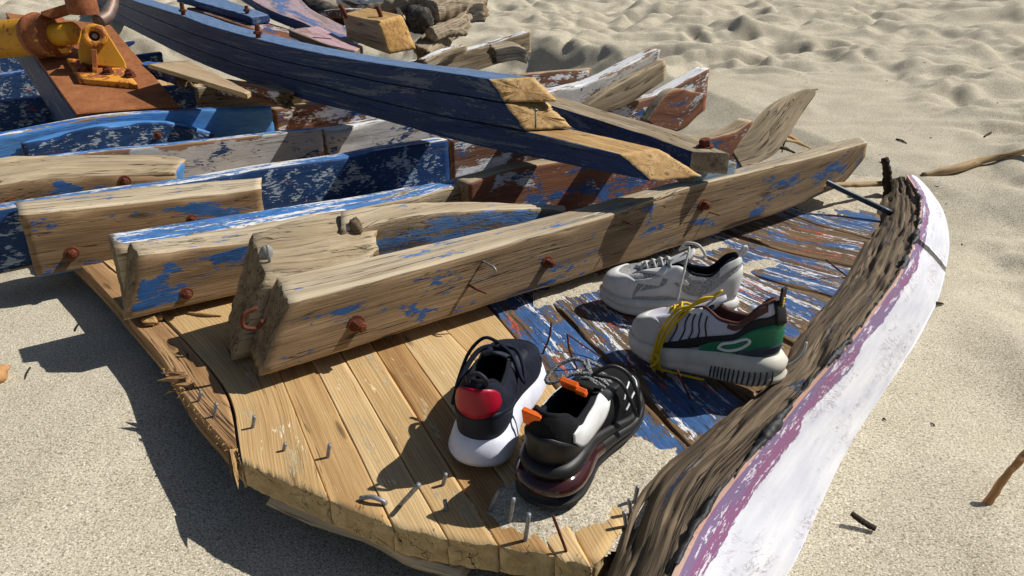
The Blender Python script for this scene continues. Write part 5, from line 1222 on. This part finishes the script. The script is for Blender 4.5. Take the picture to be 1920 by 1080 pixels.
V, Fc = tube([Py(1527, 330, 2.24), Py(1600, 366, 2.20), Py(1672, 400, 2.12)], .009, 10, 12); M['rod'] = plain('blue_grey_rod', (74, 84, 92), .5, .4, sc=40, col2=(52, 54, 58)); tag(mk('metal_rod', V, Fc, M['rod'], None), 'blue grey metal rod leaning from the front frame to the edge timber', 'rod')
V, Fc = tube(spline([Py(1500, 388, 2.33), Py(1560, 395, 2.28), Py(1630, 412, 2.15), Py(1650, 425, 2.08), Py(1645, 440, 2.02)], 30), .0022, 6); tag(mk('thin_wire', V, Fc, M['rod'], None), 'thin dark bent wire near the far corner of the planks', 'wire')
stick('branch', [S(1812, 1003, -.01), Py(1838, 965, .905), Py(1862, 928, .915), Py(1890, 888, .925), Py(1935, 838, .94)], [.006, .007, .0064, .006, .005], 'twig', 'knobbly brown twig standing out of the sand on the right', 'twig', wob=.3, seed=8, seg=60)
V, Fc = tube(spline([S(1815, 1000, 0), Py(1828, 965, .90), Py(1832, 940, .91)], 10), .0012, 5); 
stick('twig', [S(1592, 981, .02), S(1615, 989, .012), S(1640, 997, .006)], [.0045, .005, .005], 'dtwig', 'short dark twig raised at one end, beside the white strake', 'twig', seed=9)
litter = [  # photo start, end, radius, material, label
 ((1752, 800), (1745, 793), .003, 'tiny dark twig on the sand right of the white strake'), ((57, 690), (47, 712), .004, 'small dark twig on the sand at the far left'), ((148, 608), (141, 622), .005, 'dark twig tip poking out near the frame shadow on the left'),
 ((1090, 66), (1124, 73), .022, 'dark driftwood chunk on the far sand behind the navy beam'), ((1525, 92), (1548, 98), .016, 'small dark driftwood piece right of the yellow scrap'), ((1405, 98), (1425, 108), .008, 'thin twig on the far sand left of the yellow scrap'),
 ((1300, 102), (1318, 112), .008, 'short twig behind the tall frame end'), ((1690, 236), (1712, 233), .006, 'thin twig beyond the standing stake'), ((1880, 350), (1895, 344), .008, 'small dark twig near the right edge, beyond the long stick'),
 ((1845, 258), (1862, 248), .010, 'dark twig on the dented sand at the right edge'), ((1715, 95), (1735, 90), .014, 'dark chip on the far sand toward the upper right'), ((1785, 130), (1800, 142), .008, 'slanting twig on the far sand at the upper right'),
 ((1680, 262), (1700, 270), .008, 'twig in a sand dent right of the pointed board'), ((1010, 60), (1050, 72), .012, 'brown driftwood sliver behind the bleached frame end'), ((1060, 52), (1075, 60), .010, 'dark wood scrap above the bleached frame end'),
 ((1225, 66), (1265, 62), .014, 'cluster stick of sea litter on the far sand'), ((1240, 70), (1250, 58), .009, 'upright bit of sea litter on the far sand'), ((1020, 115), (1036, 122), .022, 'dark lump of wood behind the thin frame end'),
 ((1150, 150), (1165, 155), .008, 'twig between the two upturned frame ends'), ((1745, 575), (1768, 572), .010, 'dark flake beside the outer foot of the white strake'), ((1655, 786), (1661, 790), .004, 'tiny dark pebble of wood on the sand beside the strake'),
 ((1460, 250), (1500, 268), .016, 'brown branch behind the front frame, beside the pointed board'), ((1470, 262), (1520, 278), .014, 'pale branch in the litter beside the pointed board'), ((1455, 275), (1495, 290), .014, 'dark branch lowest in the litter beside the pointed board'),
 ((1476, 248), (1466, 285), .010, 'crossing stick in the litter beside the pointed board'), ((1560, 32), (1572, 40), .010, 'dark speck of driftwood on the far sand'), ((880, 46), (900, 60), .012, 'dark twig on sand right of the driftwood logs'), ((930, 95), (960, 100), .014, 'brown sticks under the bleached frame end')]
for k, (a, b, r, lab) in enumerate(litter):
    if 21 <= k <= 24: p0, p1 = Py(a[0], a[1], 2.62), Py(b[0], b[1], 2.75)
    else: p0, p1 = S(*a, r * .5), S(*b, r * .4)
    m_ = (p0 + p1) / 2 + [0, 0, r * .4]
    stick('twig', [p0, m_, p1], [r * .38, r * .45, r * .25], 'bamboo' if 'pale' in lab else 'twig' if 'brown' in lab else 'dtwig', lab, 'twig', seed=30 + k, seg=14, wob=.4, n=8)
# yellow scrap
p = S(1470, 78, .01); M['scrap'] = plain('yellow_plastic', (226, 214, 40), .5, sc=40, col2=(206, 190, 20))
V, Fc = blob(p, .045, .03, .018, 14, 8, .55, 1.6, 3); tag(mk('plastic_scrap', V, Fc, M['scrap'], None), 'small bright yellow plastic scrap on the far sand', 'plastic scrap')
# broken wood at the left edge of the picture
p = S(-4, 712, .012); V, Fc = blob(p, .022, .03, .02, 16, 10, .6, 2.2, 6); tag(mk('driftwood_chunk', V, Fc, M['twig'], None, gc=V), 'broken brown driftwood chunk at the left edge of the sand', 'driftwood')

# flecks of sea litter scattered over the sand
rs = np.random.RandomState(21); parts = []; G = []
for k in range(260):
    a = rs.uniform(-.62, .62); D = 1.0 + 7 * rs.rand() ** 1.5; x, y = D * math.sin(a), D * math.cos(a)
    if -1.7 < x < 1.25 + .1 * y and .6 < y < 5.6 and x < .72 * y + .12 and x > -.9 * y: continue
    z = float(sand_h(np.array([x]), np.array([y]))[0]); th = rs.uniform(0, 6.3); l, w_ = rs.uniform(.003, .012), rs.uniform(.0015, .004)
    V, Fc = blob((0, 0, 0), l, w_, w_ * .7, 6, 4, .5, 2, k); c_, s_ = math.cos(th), math.sin(th)
    V = np.stack([V[:, 0] * c_ - V[:, 1] * s_ + x, V[:, 0] * s_ + V[:, 1] * c_ + y, V[:, 2] + z + .0008], 1); parts.append((V, Fc)); G.append(V)
V, Fc = cat_meshes(parts); tag(mk('sand_litter', V, Fc, M['dtwig'], None, gc=np.vstack(G)), 'tiny dark flecks of driftwood scattered over the sand', 'litter', kind='stuff')
